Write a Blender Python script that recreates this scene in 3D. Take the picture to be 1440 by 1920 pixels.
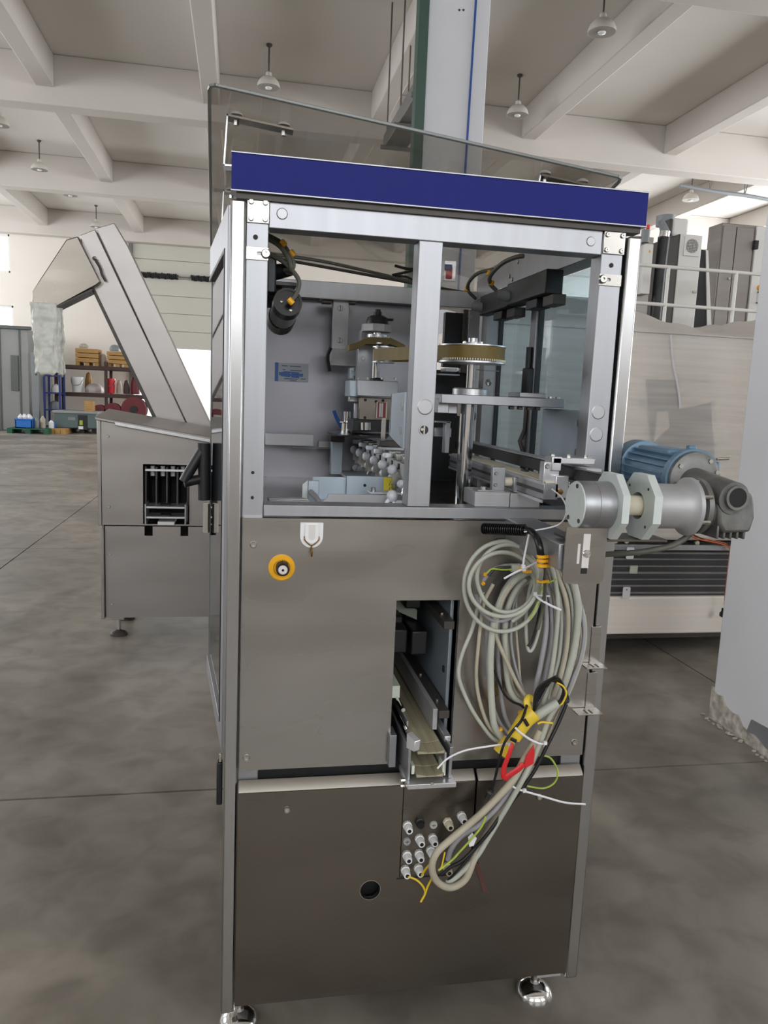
import bpy, math, random
from mathutils import Vector, Matrix
random.seed(7)
sc = bpy.context.scene
for o in list(bpy.data.objects): bpy.data.objects.remove(o)
COL = sc.collection
# ---------------------------------------------------------------- camera
FPX = 1448.64; YAW, PIT, ROL = .1885, -.1486, .0429
CAMP = Vector((-.0072, -1.6418, 1.5))
_f = Vector((math.sin(YAW)*math.cos(PIT), math.cos(YAW)*math.cos(PIT), math.sin(PIT)))
_r = Vector((math.cos(YAW), -math.sin(YAW), 0)); _u = _r.cross(_f)
CR = math.cos(ROL)*_r + math.sin(ROL)*_u; CU = -math.sin(ROL)*_r + math.cos(ROL)*_u; CF = _f
cd = bpy.data.cameras.new('camera'); cam = bpy.data.objects.new('camera', cd); COL.objects.link(cam)
cd.sensor_fit = 'VERTICAL'; cd.sensor_height = 36; cd.lens = FPX/1920*36; cd.clip_start = .05; cd.clip_end = 300
cam.matrix_world = Matrix(((CR.x, CU.x, -CF.x, CAMP.x), (CR.y, CU.y, -CF.y, CAMP.y), (CR.z, CU.z, -CF.z, CAMP.z), (0, 0, 0, 1)))
sc.camera = cam
def dirn(px, py): return CF + CR*((px-720)/FPX) - CU*((py-960)/FPX)
def PY(px, py, y=0.): v = dirn(px, py); return CAMP + v*((y-CAMP.y)/v.y)     # the point of the place seen at a pixel, on a plane Y = y
def PZ(px, py, z=0.): v = dirn(px, py); return CAMP + v*((z-CAMP.z)/v.z)
def PX(px, py, x=0.): v = dirn(px, py); return CAMP + v*((x-CAMP.x)/v.x)
# ---------------------------------------------------------------- world, light, exposure
w = bpy.data.worlds.new('world'); sc.world = w; w.use_nodes = True
w.node_tree.nodes['Background'].inputs[0].default_value = (.93, .97, 1, 1)
w.node_tree.nodes['Background'].inputs[1].default_value = 2.2
def area(name, loc, rot, sx, sy, power, col=(.98, .985, 1)):
    l = bpy.data.lights.new(name, 'AREA'); l.shape = 'RECTANGLE'; l.size = sx; l.size_y = sy; l.energy = power; l.color = col
    o = bpy.data.objects.new(name, l); COL.objects.link(o); o.location = loc; o.rotation_euler = rot; return o
HP = math.pi/2
FRONT_X = [-5.5, 1.0, 7.5]
WIN_Y = [4.3, 10.8, 17.3, 23.8]
for y in WIN_Y:                                   # daylight entering by the high windows of the outer walls
    area('window_daylight', (15.2, y, 4.3), (0, HP+.4, 0), 3.4, 4.2, 520)
    area('window_daylight', (-11.3, y, 4.3), (0, -HP-.12, 0), 3.4, 4.2, 280)
area('window_daylight', (-11.3, -2.2, 4.3), (0, -HP-.4, 0), 3.4, 4.2, 40)
area('window_daylight', (15.2, -2.2, 4.3), (0, HP+.4, 0), 3.4, 4.2, 80)
for x in FRONT_X: area('window_daylight', (x, -8.7, 4.3), (HP+.28, 0, 0), 4.2, 3.4, 260)  # added behind the camera to brighten the faces turned towards it
area('doorway_daylight', (-1.6, 26.7, 1.45), (-HP, 0, 0), 3.4, 2.7, 200)
vs = sc.view_settings
vs.view_transform = 'Standard'; vs.look = 'None'; vs.gamma = 1; vs.use_curve_mapping = False; vs.exposure = -0.12
# ---------------------------------------------------------------- materials
def lin(c):
    f = lambda v: ((v/255+.055)/1.055)**2.4 if v > 10 else v/255/12.92
    return (f(c[0]), f(c[1]), f(c[2]))
MATS = {}
def mat(name, col, rough=.5, metal=0., var=0., scale=(6, 6, 6), bump=0., spec=.5, alpha=None, emit=0, detail=4, rvar=0., bscale=None):
    m = bpy.data.materials.new(name); m.use_nodes = True; nt = m.node_tree; n = nt.nodes; L = nt.links
    b = n['Principled BSDF']; c = lin(col)
    b.inputs['Base Color'].default_value = (*c, 1); b.inputs['Roughness'].default_value = rough; b.inputs['Metallic'].default_value = metal
    b.inputs['Specular IOR Level'].default_value = spec
    if var or bump or rvar:
        tc = n.new('ShaderNodeTexCoord'); mp = n.new('ShaderNodeMapping'); mp.inputs['Scale'].default_value = scale
        L.new(tc.outputs['Object'], mp.inputs[0])
        nz = n.new('ShaderNodeTexNoise'); nz.inputs['Scale'].default_value = 1; nz.inputs['Detail'].default_value = detail
        L.new(mp.outputs[0], nz.inputs[0])
        if var:
            mx = n.new('ShaderNodeMix'); mx.data_type = 'RGBA'
            mx.inputs['A'].default_value = (*[v*(1-var) for v in c], 1); mx.inputs['B'].default_value = (*[min(1, v*(1+var)) for v in c], 1)
            mr = n.new('ShaderNodeMapRange'); mr.inputs[1].default_value = .3; mr.inputs[2].default_value = .7
            L.new(nz.outputs[0], mr.inputs[0]); L.new(mr.outputs[0], mx.inputs['Factor']); L.new(mx.outputs['Result'], b.inputs['Base Color'])
        if rvar:
            mr = n.new('ShaderNodeMapRange'); mr.inputs[1].default_value = .3; mr.inputs[2].default_value = .7
            mr.inputs[3].default_value = max(.05, rough-rvar); mr.inputs[4].default_value = min(1, rough+rvar)
            L.new(nz.outputs[0], mr.inputs[0]); L.new(mr.outputs[0], b.inputs['Roughness'])
        if bump:
            bp = n.new('ShaderNodeBump'); bp.inputs['Strength'].default_value = bump; bp.inputs['Distance'].default_value = .01
            src = nz
            if bscale:
                mp2 = n.new('ShaderNodeMapping'); mp2.inputs['Scale'].default_value = bscale; L.new(tc.outputs['Object'], mp2.inputs[0])
                src = n.new('ShaderNodeTexNoise'); src.inputs['Scale'].default_value = 1; L.new(mp2.outputs[0], src.inputs[0])
            L.new(src.outputs[0], bp.inputs['Height']); L.new(bp.outputs[0], b.inputs['Normal'])
    if emit: b.inputs['Emission Color'].default_value = (*c, 1); b.inputs['Emission Strength'].default_value = emit
    MATS[name] = m; return m
def glassy(name, col, gloss=.12, rough=.03, haze=0., streak=None, tint2=None):
    m = bpy.data.materials.new(name); m.use_nodes = True; nt = m.node_tree; n = nt.nodes; L = nt.links
    n.remove(n['Principled BSDF']); out = n['Material Output']
    t = n.new('ShaderNodeBsdfTransparent'); t.inputs[0].default_value = (*lin(col), 1)
    g = n.new('ShaderNodeBsdfGlossy'); g.inputs['Roughness'].default_value = rough; g.inputs[0].default_value = (.95, .97, 1, 1)
    d = n.new('ShaderNodeBsdfDiffuse'); d.inputs[0].default_value = (*lin(tint2 or (215, 213, 210)), 1)
    m1 = n.new('ShaderNodeMixShader'); m1.inputs[0].default_value = haze
    L.new(t.outputs[0], m1.inputs[1]); L.new(d.outputs[0], m1.inputs[2])
    if streak:
        tc = n.new('ShaderNodeTexCoord'); mp = n.new('ShaderNodeMapping'); mp.inputs['Scale'].default_value = streak
        nz = n.new('ShaderNodeTexNoise'); nz.inputs['Scale'].default_value = 1; nz.inputs['Detail'].default_value = 5
        mr = n.new('ShaderNodeMapRange'); mr.inputs[1].default_value = .3; mr.inputs[2].default_value = .72
        mr.inputs[3].default_value = max(0, haze-.08); mr.inputs[4].default_value = min(1, haze+.12)
        L.new(tc.outputs['Object'], mp.inputs[0]); L.new(mp.outputs[0], nz.inputs[0]); L.new(nz.outputs[0], mr.inputs[0]); L.new(mr.outputs[0], m1.inputs[0])
    lw = n.new('ShaderNodeLayerWeight'); pw = n.new('ShaderNodeMath'); pw.operation = 'POWER'; pw.inputs[1].default_value = 5; L.new(lw.outputs['Facing'], pw.inputs[0])
    ma = n.new('ShaderNodeMath'); ma.operation = 'MULTIPLY_ADD'; ma.use_clamp = True; ma.inputs[1].default_value = .8; ma.inputs[2].default_value = gloss; L.new(pw.outputs[0], ma.inputs[0])
    m2 = n.new('ShaderNodeMixShader'); L.new(ma.outputs[0], m2.inputs[0]); L.new(m1.outputs[0], m2.inputs[1]); L.new(g.outputs[0], m2.inputs[2])
    L.new(m2.outputs[0], out.inputs[0]); MATS[name] = m; return m
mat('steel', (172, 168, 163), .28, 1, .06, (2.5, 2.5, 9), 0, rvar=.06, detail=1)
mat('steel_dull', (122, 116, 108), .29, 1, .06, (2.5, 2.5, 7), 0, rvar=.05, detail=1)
mat('steel_back', (138, 137, 143), .36, 1, .05, (2.5, 2.5, 9), 0, rvar=.06, detail=1)
mat('steel_left', (160, 155, 152), .38, .9, .04, (1.5, 1.5, 6), 0, rvar=.05, detail=1)
mat('alu', (166, 167, 171), .44, .9, .05, (30, 30, 2))
mat('trim_steel', (182, 181, 181), .27, 1, .04, (30, 30, 2))
mat('alu_bright', (214, 214, 218), .34, .85, .04, (30, 30, 2))
mat('lip_steel', (150, 144, 136), .45, .8)
mat('alu_blue', (178, 190, 200), .45, .6, .06, (8, 8, 8))
mat('alu_dull', (178, 178, 180), .55, .55, .08, (14, 14, 14), .03)
mat('cap_grey', (176, 176, 179), .45, .85, .15, (300, 300, 300))
mat('cast_metal', (122, 122, 120), .5, .7, .2, (30, 30, 30), .15)
mat('cast_green', (205, 212, 210), .5, .25, .05, (20, 20, 20))
mat('chrome', (225, 225, 225), .12, 1)
mat('bolt', (190, 188, 180), .3, 1)
mat('brass', (150, 110, 60), .35, 1)
mat('black', (22, 23, 26), .45, 0, .2, (30, 30, 30))
mat('black_dark', (10, 11, 13), .6)
mat('black_shiny', (16, 16, 18), .25)
mat('rubber', (30, 30, 32), .7)
mat('gasket', (72, 68, 64), .5, .3)
mat('blue_film', (4, 18, 110), .55, 0, .05, (5, 5, 5), spec=.25)
mat('white_plastic', (232, 232, 234), .35)
mat('white_roller', (226, 230, 236), .35)
mat('grey_plastic', (128, 133, 136), .45)
mat('cable_grey', (178, 180, 168), .5, 0, .12, (9, 9, 9))
mat('cable_beige', (176, 168, 150), .55, 0, .22, (9, 9, 9))
mat('cable_dark', (92, 92, 82), .5, 0, .15, (20, 20, 20))
mat('cable_lav', (156, 154, 158), .5, 0, .12, (12, 12, 12))
mat('cable_black', (20, 20, 22), .4)
mat('wire_yellow', (224, 190, 40), .45)
mat('wire_green', (160, 182, 70), .45, 0, .25, (60, 60, 60))
mat('tag_yellow', (238, 172, 24), .4)
mat('tape_yellow', (232, 198, 58), .4, 0, .08, (20, 20, 20))
mat('tape_red', (206, 40, 46), .35, 0, .1, (30, 30, 30))
mat('tie_white', (226, 224, 228), .4)
mat('belt_olive', (116, 98, 48), .6, 0, .12, (40, 40, 4))
mat('belt_tooth', (150, 122, 50), .6)
mat('blue_tube', (38, 80, 150), .4)
mat('label_blue', (34, 84, 150), .4)
mat('label_clear', (150, 156, 166), .4)
mat('ink', (60, 66, 84), .5)
mat('red_label', (140, 26, 32), .4)
mat('paper', (216, 210, 208), .5)
mat('note_yellow', (226, 206, 60), .5)
mat('motor_blue', (98, 128, 152), .42, .1, .06, (20, 20, 20))
mat('shaft_cream', (214, 206, 184), .4)
mat('wood_slat', (164, 156, 130), .5, 0, .22, (60, 3, 60))
mat('cream', (206, 214, 196), .5)
mat('wall', (226, 220, 212), .85, 0, .02, (1, 1, 1))
mat('ceiling', (218, 214, 208), .9, 0, .03, (.5, .5, .5))
mat('beam', (205, 199, 193), .9, 0, .02, (1, 1, 1))
mat('front_wall', (150, 146, 140), .9)
mat('column', (216, 217, 222), .7, 0, .03, (2, 2, 2), .02)
mat('skirt', (120, 120, 124), .8, 0, .1, (12, 12, 12))
mat('plaster_broken', (176, 170, 160), .95, 0, .45, (26, 26, 26), .9)
mat('pipe_green', (58, 84, 74), .5, 0, .08, (5, 5, 5))
mat('duct', (118, 118, 116), .5, .4, .06, (5, 5, 5))
mat('lamp_shade', (198, 194, 186), .5)
mat('lamp_bulb', (240, 240, 238), .3)
mat('rod', (96, 90, 86), .5, .3)
mat('door_panel', (200, 198, 188), .7, 0, .02, (1, 1, 1))
mat('rack_brown', (66, 44, 40), .6)
mat('crate_wood', (178, 138, 82), .7, 0, .15, (2, 2, 20))
mat('bucket_red', (206, 30, 40), .4)
mat('maroon', (110, 34, 44), .5)
mat('crate_blue', (30, 110, 200), .45)
mat('cart_blue', (40, 60, 130), .45)
mat('pallet_green', (30, 90, 66), .6)
mat('tank_green', (86, 104, 104), .4)
mat('partition', (150, 152, 150), .6)
mat('partition_dark', (96, 100, 98), .6)
mat('wrapped_body', (246, 238, 228), .6, 0, .04, (1, 1, 40))
mat('wrapped_dark', (62, 62, 66), .5, 0, .1, (1, 1, 40))
mat('wrapped_grey', (120, 122, 124), .5)
mat('cover_film', (206, 200, 193), .5, 0, .06, (3, 3, 3))
mat('cabinet_white', (228, 226, 222), .5)
mat('cabinet_steel', (150, 144, 140), .4, .6, .05, (1, 1, 20))
mat('orange_wire', (206, 110, 60), .5)
mat('beacon_red', (226, 40, 40), .3)
mat('bag_film', (205, 206, 198), .35, 0, .06, (20, 20, 20))
mat('door_outside', (225, 222, 214), .9)
mat('rust', (84, 50, 44), .7)
glassy('poly_roof', (230, 228, 224), .04, .06, .12, None, (190, 188, 182))
mat('poly_edge', (112, 116, 114), .3)
glassy('pane_tint', (214, 226, 232), .08, .02, .04, None, (140, 160, 175))
glassy('pane_door', (120, 124, 128), .30, .02)
glassy('wrap_film', (240, 238, 234), .03, .2, .5, (1.2, 1.2, 30), (250, 245, 240))
glassy('film_streak', (240, 238, 234), .02, .25, .22, (1.2, 1.2, 60), (235, 230, 225))
glassy('window_glass', (240, 245, 248), .02, .03)
# floor: stained, slightly polished concrete
def floor_mat():
    m = bpy.data.materials.new('concrete'); m.use_nodes = True; nt = m.node_tree; n = nt.nodes; L = nt.links; b = n['Principled BSDF']
    tc = n.new('ShaderNodeTexCoord'); geo = n.new('ShaderNodeNewGeometry')
    def nz(s, det=6, dist=0.):
        t = n.new('ShaderNodeTexNoise'); t.inputs['Scale'].default_value = s; t.inputs['Detail'].default_value = det; t.inputs['Distortion'].default_value = dist
        L.new(geo.outputs['Position'], t.inputs[0]); return t
    a = nz(.9, 9, .6); c = nz(6, 10, .5); d = nz(.55, 6, 1.2)
    r = n.new('ShaderNodeValToRGB'); r.color_ramp.elements[0].position = .3; r.color_ramp.elements[1].position = .72
    r.color_ramp.elements[0].color = (*lin((106, 101, 93)), 1); r.color_ramp.elements[1].color = (*lin((168, 160, 149)), 1)
    L.new(a.outputs[0], r.inputs[0])
    r2 = n.new('ShaderNodeValToRGB'); r2.color_ramp.elements[0].position = .32; r2.color_ramp.elements[1].position = .6
    r2.color_ramp.elements[0].color = (.6, .58, .56, 1); r2.color_ramp.elements[1].color = (1, 1, 1, 1); L.new(c.outputs[0], r2.inputs[0])
    mx = n.new('ShaderNodeMix'); mx.data_type = 'RGBA'; mx.blend_type = 'MULTIPLY'; mx.inputs['Factor'].default_value = .8
    L.new(r.outputs[0], mx.inputs['A']); L.new(r2.outputs[0], mx.inputs['B'])
    r3 = n.new('ShaderNodeValToRGB'); r3.color_ramp.elements[0].position = .36; r3.color_ramp.elements[1].position = .46
    r3.color_ramp.elements[0].color = (.62, .6, .58, 1); r3.color_ramp.elements[1].color = (1, 1, 1, 1); L.new(d.outputs[0], r3.inputs[0])
    mx2 = n.new('ShaderNodeMix'); mx2.data_type = 'RGBA'; mx2.blend_type = 'MULTIPLY'; mx2.inputs['Factor'].default_value = .7
    L.new(mx.outputs['Result'], mx2.inputs['A']); L.new(r3.outputs[0], mx2.inputs['B']); L.new(mx2.outputs['Result'], b.inputs['Base Color'])
    mr = n.new('ShaderNodeMapRange'); mr.inputs[3].default_value = .28; mr.inputs[4].default_value = .5; L.new(a.outputs[0], mr.inputs[0]); L.new(mr.outputs[0], b.inputs['Roughness'])
    MATS['concrete'] = m
floor_mat(); mat('joint', (70, 66, 62), .9)
# ---------------------------------------------------------------- mesh helpers
class MB:
    def __init__(s): s.v = []; s.f = []
    def add(s, vs, fs):
        k = len(s.v); s.v += [tuple(v) for v in vs]; s.f += [tuple(i+k for i in f) for f in fs]; return s
    def box(s, x0, x1, y0, y1, z0, z1):
        v = [(x, y, z) for z in (z0, z1) for y in (y0, y1) for x in (x0, x1)]
        return s.add(v, [(0, 2, 3, 1), (4, 5, 7, 6), (0, 1, 5, 4), (2, 6, 7, 3), (0, 4, 6, 2), (1, 3, 7, 5)])
    def hexa(s, b, t):                       # bottom quad, top quad (ccw seen from top)
        return s.add(list(b)+list(t), [(3, 2, 1, 0), (4, 5, 6, 7), (0, 1, 5, 4), (1, 2, 6, 5), (2, 3, 7, 6), (3, 0, 4, 7)])
    def prism(s, poly, off):                 # polygon of 3d points swept by a vector
        off = Vector(off); n = len(poly); p = [Vector(q) for q in poly]
        return s.add(p+[q+off for q in p], [tuple(range(n-1, -1, -1)), tuple(range(n, 2*n))]+[(i, (i+1) % n, (i+1) % n+n, i+n) for i in range(n)])
    def cyl(s, a, b, r, r2=None, n=24, ph=0):
        a = Vector(a); b = Vector(b); r2 = r if r2 is None else r2; d = (b-a).normalized()
        u = d.orthogonal().normalized() if abs(d.z) > .99 else d.cross(Vector((0, 0, 1))).normalized(); w_ = d.cross(u)
        P = lambda c, q: [c+(u*math.cos(ph+2*math.pi*i/n)+w_*math.sin(ph+2*math.pi*i/n))*q for i in range(n)]
        return s.add(P(a, r)+P(b, r2), [tuple(range(n-1, -1, -1)), tuple(range(n, 2*n))]+[(i, (i+1) % n, (i+1) % n+n, i+n) for i in range(n)])
    def ring(s, a, b, r, ri, n=28):          # hollow cylinder
        a = Vector(a); b = Vector(b); d = (b-a).normalized(); u = d.orthogonal().normalized(); w_ = d.cross(u)
        P = lambda c, q: [c+(u*math.cos(2*math.pi*i/n)+w_*math.sin(2*math.pi*i/n))*q for i in range(n)]
        v = P(a, r)+P(b, r)+P(b, ri)+P(a, ri); f = []
        for k in range(4):
            for i in range(n): j = (i+1) % n; m = (k+1) % 4; f.append((k*n+i, k*n+j, m*n+j, m*n+i))
        return s.add(v, f)
    def lathe(s, prof, c=(0, 0, 0), ax=(0, 0, 1), n=24):
        ax = Vector(ax).normalized(); u = ax.orthogonal().normalized(); w_ = ax.cross(u); c = Vector(c); v = []; f = []
        for r, h in prof: v += [c+ax*h+(u*math.cos(2*math.pi*i/n)+w_*math.sin(2*math.pi*i/n))*r for i in range(n)]
        for k in range(len(prof)-1):
            for i in range(n): j = (i+1) % n; f.append((k*n+i, k*n+j, (k+1)*n+j, (k+1)*n+i))
        if prof[0][0] > 1e-5: f.append(tuple(range(n-1, -1, -1)))
        if prof[-1][0] > 1e-5: f.append(tuple((len(prof)-1)*n+i for i in range(n)))
        return s.add(v, f)
    def tube(s, pts, r, n=10, sub=6, smooth=True, flat=None):
        p = [Vector(q) for q in pts]
        if smooth and len(p) > 2:
            q = []; e = [p[0]*2-p[1]]+p+[p[-1]*2-p[-2]]
            for i in range(1, len(e)-2):
                for k in range(sub):
                    t = k/sub; a, b, c, d = e[i-1], e[i], e[i+1], e[i+2]
                    q.append(.5*((2*b)+(c-a)*t+(2*a-5*b+4*c-d)*t*t+(3*b-a-3*c+d)*t**3))
            p = q+[p[-1]]
        v = []; f = []; u = None
        for i, c in enumerate(p):
            t = (p[min(i+1, len(p)-1)]-p[max(i-1, 0)]).normalized()
            if u is None: u = t.cross(Vector((0, 1, 0))); u = (u if u.length > 1e-3 else t.orthogonal()).normalized()
            u = (u-t*u.dot(t)).normalized(); w_ = t.cross(u); rr = r(i/(len(p)-1)) if callable(r) else r
            for k in range(n):
                a = 2*math.pi*k/n; v.append(c+(u*math.cos(a)+w_*math.sin(a)*(flat or 1))*rr)
        for i in range(len(p)-1):
            for k in range(n): j = (k+1) % n; f.append((i*n+k, i*n+j, (i+1)*n+j, (i+1)*n+k))
        f.append(tuple(range(n-1, -1, -1))); f.append(tuple((len(p)-1)*n+k for k in range(n)))
        return s.add(v, f)
    def strip(s, pts, wv, th):               # flat ribbon along points; wv = half width vector, th = thickness vector
        p = [Vector(q) for q in pts]; wv = Vector(wv); th = Vector(th); v = []; f = []
        for c in p: v += [c-wv, c+wv, c+wv+th, c-wv+th]
        for i in range(len(p)-1):
            for k in range(4): j = (k+1) % 4; f.append((i*4+k, i*4+j, i*4+4+j, i*4+4+k))
        f += [(3, 2, 1, 0), tuple((len(p)-1)*4+k for k in range(4))]
        return s.add(v, f)
    def grid(s, nx, ny, fn):
        v = [fn(i/nx, j/ny) for j in range(ny+1) for i in range(nx+1)]
        return s.add(v, [(j*(nx+1)+i, j*(nx+1)+i+1, (j+1)*(nx+1)+i+1, (j+1)*(nx+1)+i) for j in range(ny) for i in range(nx)])
ORG = {}
def mesh_of(mb, name, smooth=True):
    me = bpy.data.meshes.new(name); me.from_pydata(mb.v, [], mb.f); me.update()
    if smooth:
        me.polygons.foreach_set('use_smooth', [True]*len(me.polygons)); me.set_sharp_from_angle(angle=math.radians(38))
    return me
def place(o, parent, loc):
    COL.objects.link(o); o.location = loc; ORG[o.name] = Vector(loc)
    if parent: o.parent = parent; o.matrix_parent_inverse = Matrix.Translation(-ORG[parent.name])
    return o
def obj(name, mb, material, parent=None, bev=0, label=None, cat=None, group=None, kind=None, solid=0):
    xs, ys, zs = zip(*mb.v); c = Vector(((min(xs)+max(xs))/2, (min(ys)+max(ys))/2, min(zs)))
    mb.v = [tuple(Vector(v)-c) for v in mb.v]
    me = mesh_of(mb, name); me.materials.append(MATS[material])
    o = bpy.data.objects.new(name, me); place(o, parent, c); tag(o, label, cat, group, kind)
    if bev: b = o.modifiers.new('bevel', 'BEVEL'); b.width = bev; b.segments = 2; b.limit_method = 'ANGLE'; b.angle_limit = math.radians(50)
    if solid: b = o.modifiers.new('solid', 'SOLIDIFY'); b.thickness = solid; b.offset = 0
    return o
def inst(me, name, loc, parent=None, rot=(0, 0, 0), scl=None, **k):
    o = bpy.data.objects.new(name, me); place(o, parent, loc); o.rotation_euler = rot
    if scl: o.scale = scl
    tag(o, **k); return o
def tag(o, label=None, cat=None, group=None, kind=None):
    if label: o['label'] = label
    if cat: o['category'] = cat
    if group: o['group'] = group
    if kind: o['kind'] = kind
def thing(name, loc, label, cat, group=None, kind=None):
    o = bpy.data.objects.new(name, None); o.empty_display_size = .1; place(o, None, loc); tag(o, label, cat, group, kind); return o
def box(name, m, x0, x1, y0, y1, z0, z1, parent=None, bev=.0015, **k): return obj(name, MB().box(x0, x1, y0, y1, z0, z1), m, parent, bev, **k)
def plate(name, m, outline, holes, y, th, parent=None, plane='XZ', bev=0, **k):
    """flat sheet with real holes: outline and holes are (a,b) lists on plane XZ (thickness +Y) or YZ (thickness +X)"""
    cu = bpy.data.curves.new(name, 'CURVE'); cu.dimensions = '2D'; cu.fill_mode = 'BOTH'; cu.extrude = th/2
    for ring in [outline]+list(holes):
        sp = cu.splines.new('POLY'); sp.points.add(len(ring)-1); sp.use_cyclic_u = True
        for p, q in zip(sp.points, ring): p.co = (q[0], q[1], 0, 1)
    t = bpy.data.objects.new(name, cu); me = bpy.data.meshes.new_from_object(t); bpy.data.objects.remove(t); bpy.data.curves.remove(cu)
    M = Matrix(((1, 0, 0, 0), (0, 0, -1, y+th/2), (0, 1, 0, 0), (0, 0, 0, 1))) if plane == 'XZ' else Matrix(((0, 0, 1, y+th/2), (1, 0, 0, 0), (0, 1, 0, 0), (0, 0, 0, 1)))
    mb = MB(); mb.v = [tuple(M @ v.co) for v in me.vertices]; mb.f = [tuple(p.vertices) for p in me.polygons]; bpy.data.meshes.remove(me)
    return obj(name, mb, m, parent, bev, **k)
def circ(cx, cz, r, n=28): return [(cx+r*math.cos(2*math.pi*i/n), cz+r*math.sin(2*math.pi*i/n)) for i in range(n)]
def rrect(x0, x1, z0, z1, r, n=5, corners=(1, 1, 1, 1)):
    out = []
    for k, (cx, cz, a) in enumerate(((x0+r, z0+r, math.pi), (x1-r, z0+r, 1.5*math.pi), (x1-r, z1-r, 0), (x0+r, z1-r, .5*math.pi))):
        if corners[k]: out += [(cx+r*math.cos(a+HP*i/n), cz+r*math.sin(a+HP*i/n)) for i in range(n+1)]
        else: out.append([(x0, z0), (x1, z0), (x1, z1), (x0, z1)][k])
    return out
def px2(px, py, y): p = PY(px, py, y); return p.x, p.z
# shared small hardware: screws facing -Y
def _screw():
    mb = MB(); mb.lathe([(0, -.35), (.32, -.35), (.36, -.7), (.8, -.7), (1, -.35), (1, 0)], (0, 0, 0), (0, 1, 0), 14); return mb
SCREW = mesh_of(_screw(), 'screw'); SCREW.materials.append(MATS['bolt'])
CAP = mesh_of(MB().lathe([(0, -.2), (.85, -.2), (1, 0)], (0, 0, 0), (0, 1, 0), 20), 'cap'); CAP.materials.append(MATS['cap_grey'])
HEX = mesh_of(MB().cyl((0, 0, 0), (0, 0, 1), 1, n=6), 'bolt'); HEX.materials.append(MATS['bolt'])
def screw(p, r, parent, name='screw'): return inst(SCREW, name, p, parent, scl=(r, r, r))
def hexbolt(p, r, h, parent): return inst(HEX, 'bolt', p, parent, scl=(r, r, h))
# ================================================================ THE HALL
XW0, XW1, YW0, YW1, ZC = -11.6, 15.6, -9.0, 27.2, 7.17
fl = box('floor', 'joint', XW0, XW1, YW0, YW1, -.3, -.012, bev=0, kind='structure')
xs = [XW0, -7.9, -3.4, 2.62-4.5+1.4, 2.62, 7.1, 11.6, XW1]; ys = [YW0, -3.35, 1.16, 5.7, 10.2, 14.7, 19.2, 23.7, YW1]
xs = [XW0, -6.38, -1.88-0.0, 2.62, 7.12, 11.62, XW1]
for i in range(len(xs)-1):
    for j in range(len(ys)-1):
        box('slab', 'concrete', xs[i]+.005, xs[i+1]-.005, ys[j]+.006, ys[j+1]-.006, -.012, 0, fl, 0)
ce = box('ceiling', 'ceiling', XW0, XW1, YW0, YW1, ZC, ZC+.3, bev=0, kind='structure')
GY = [-5.6, .9, 7.3, 13.75, 20.2, 26.75]
BX = [-9.5, -6.5, -3.45, -.6, 2.5, 5.5, 8.55, 11.6, 14.4]
for g in GY: box('girder', 'beam', XW0, XW1, g, g+.42, 6.33, ZC, ce, .02)
for i in range(len(GY)-1):
    for x in BX: box('beam', 'beam', x-.15, x+.15, GY[i]+.42, GY[i+1], 6.62, ZC, ce, .02)
# back wall with two windows and the roller door opening
DX0, DX1 = -3.72, .9
wn = [(-9.9, -7.68, 5.08, 6.33), (-9.9, -7.62, 2.6, 4.0)]
wb = plate('wall_back', 'wall', [(XW0, 0), (DX0, 0), (DX0, 6.55), (DX1, 6.55), (DX1, 0), (XW1, 0), (XW1, ZC), (XW0, ZC)], [[(a, c), (b, c), (b, d), (a, d)] for a, b, c, d in wn], YW1, .25, kind='structure')
for k, (a, b, c, d) in enumerate(wn):
    wf = thing('window_%d' % (k+1), (a, YW1, c), None, None, kind='structure')
    mb = MB().box(a, b, YW1+.05, YW1+.12, c, c+.06).box(a, b, YW1+.05, YW1+.12, d-.06, d).box(a, a+.06, YW1+.05, YW1+.12, c, d).box(b-.06, b, YW1+.05, YW1+.12, c, d).box((a+b)/2-.03, (a+b)/2+.03, YW1+.05, YW1+.12, c, d)
    obj('window_frame', mb, 'cabinet_white', wf); box('pane', 'window_glass', a, b, YW1+.08, YW1+.09, c, d, wf, 0)
dr = thing('door_1', (-1.4, YW1, 0), None, None, kind='structure')
zs = [2.86, 3.45, 4.05, 4.65, 5.25, 5.85, 6.5]
for a, b in zip(zs, zs[1:]): box('door_panel', 'door_panel', DX0, DX1, YW1-.02, YW1+.05, a+.008, b-.008, dr, .01)
box('door_backing', 'door_panel', DX0, DX1, YW1+.05, YW1+.07, 2.86, 6.5, dr, 0)
box('track', 'duct', DX0-.12, DX0, YW1-.12, YW1, 0, 6.6, dr, .005); box('track', 'duct', DX1, DX1+.12, YW1-.12, YW1, 0, 6.6, dr, .005)
box('header_rail', 'duct', DX0-.12, DX1+.12, YW1-.2, YW1-.04, 6.5, 6.62, dr, .005)
for a, b in ((-3.42, -2.2), (-1.75, -.6)):
    obj('spring', MB().tube([(a+(b-a)*i/60+.0, YW1-.12+.085*math.cos(i*1.9), 5.3+.085*math.sin(i*1.9)) for i in range(61)], .03, 6, 2), 'rubber', dr)
obj('spring_shaft', MB().cyl((DX0, YW1-.12, 5.3), (DX1, YW1-.12, 5.3), .025, n=10), 'duct', dr)
box('ground_outside', 'door_outside', -30, 30, YW1+.3, 60, -.35, -.05, bev=0, kind='structure')
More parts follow.
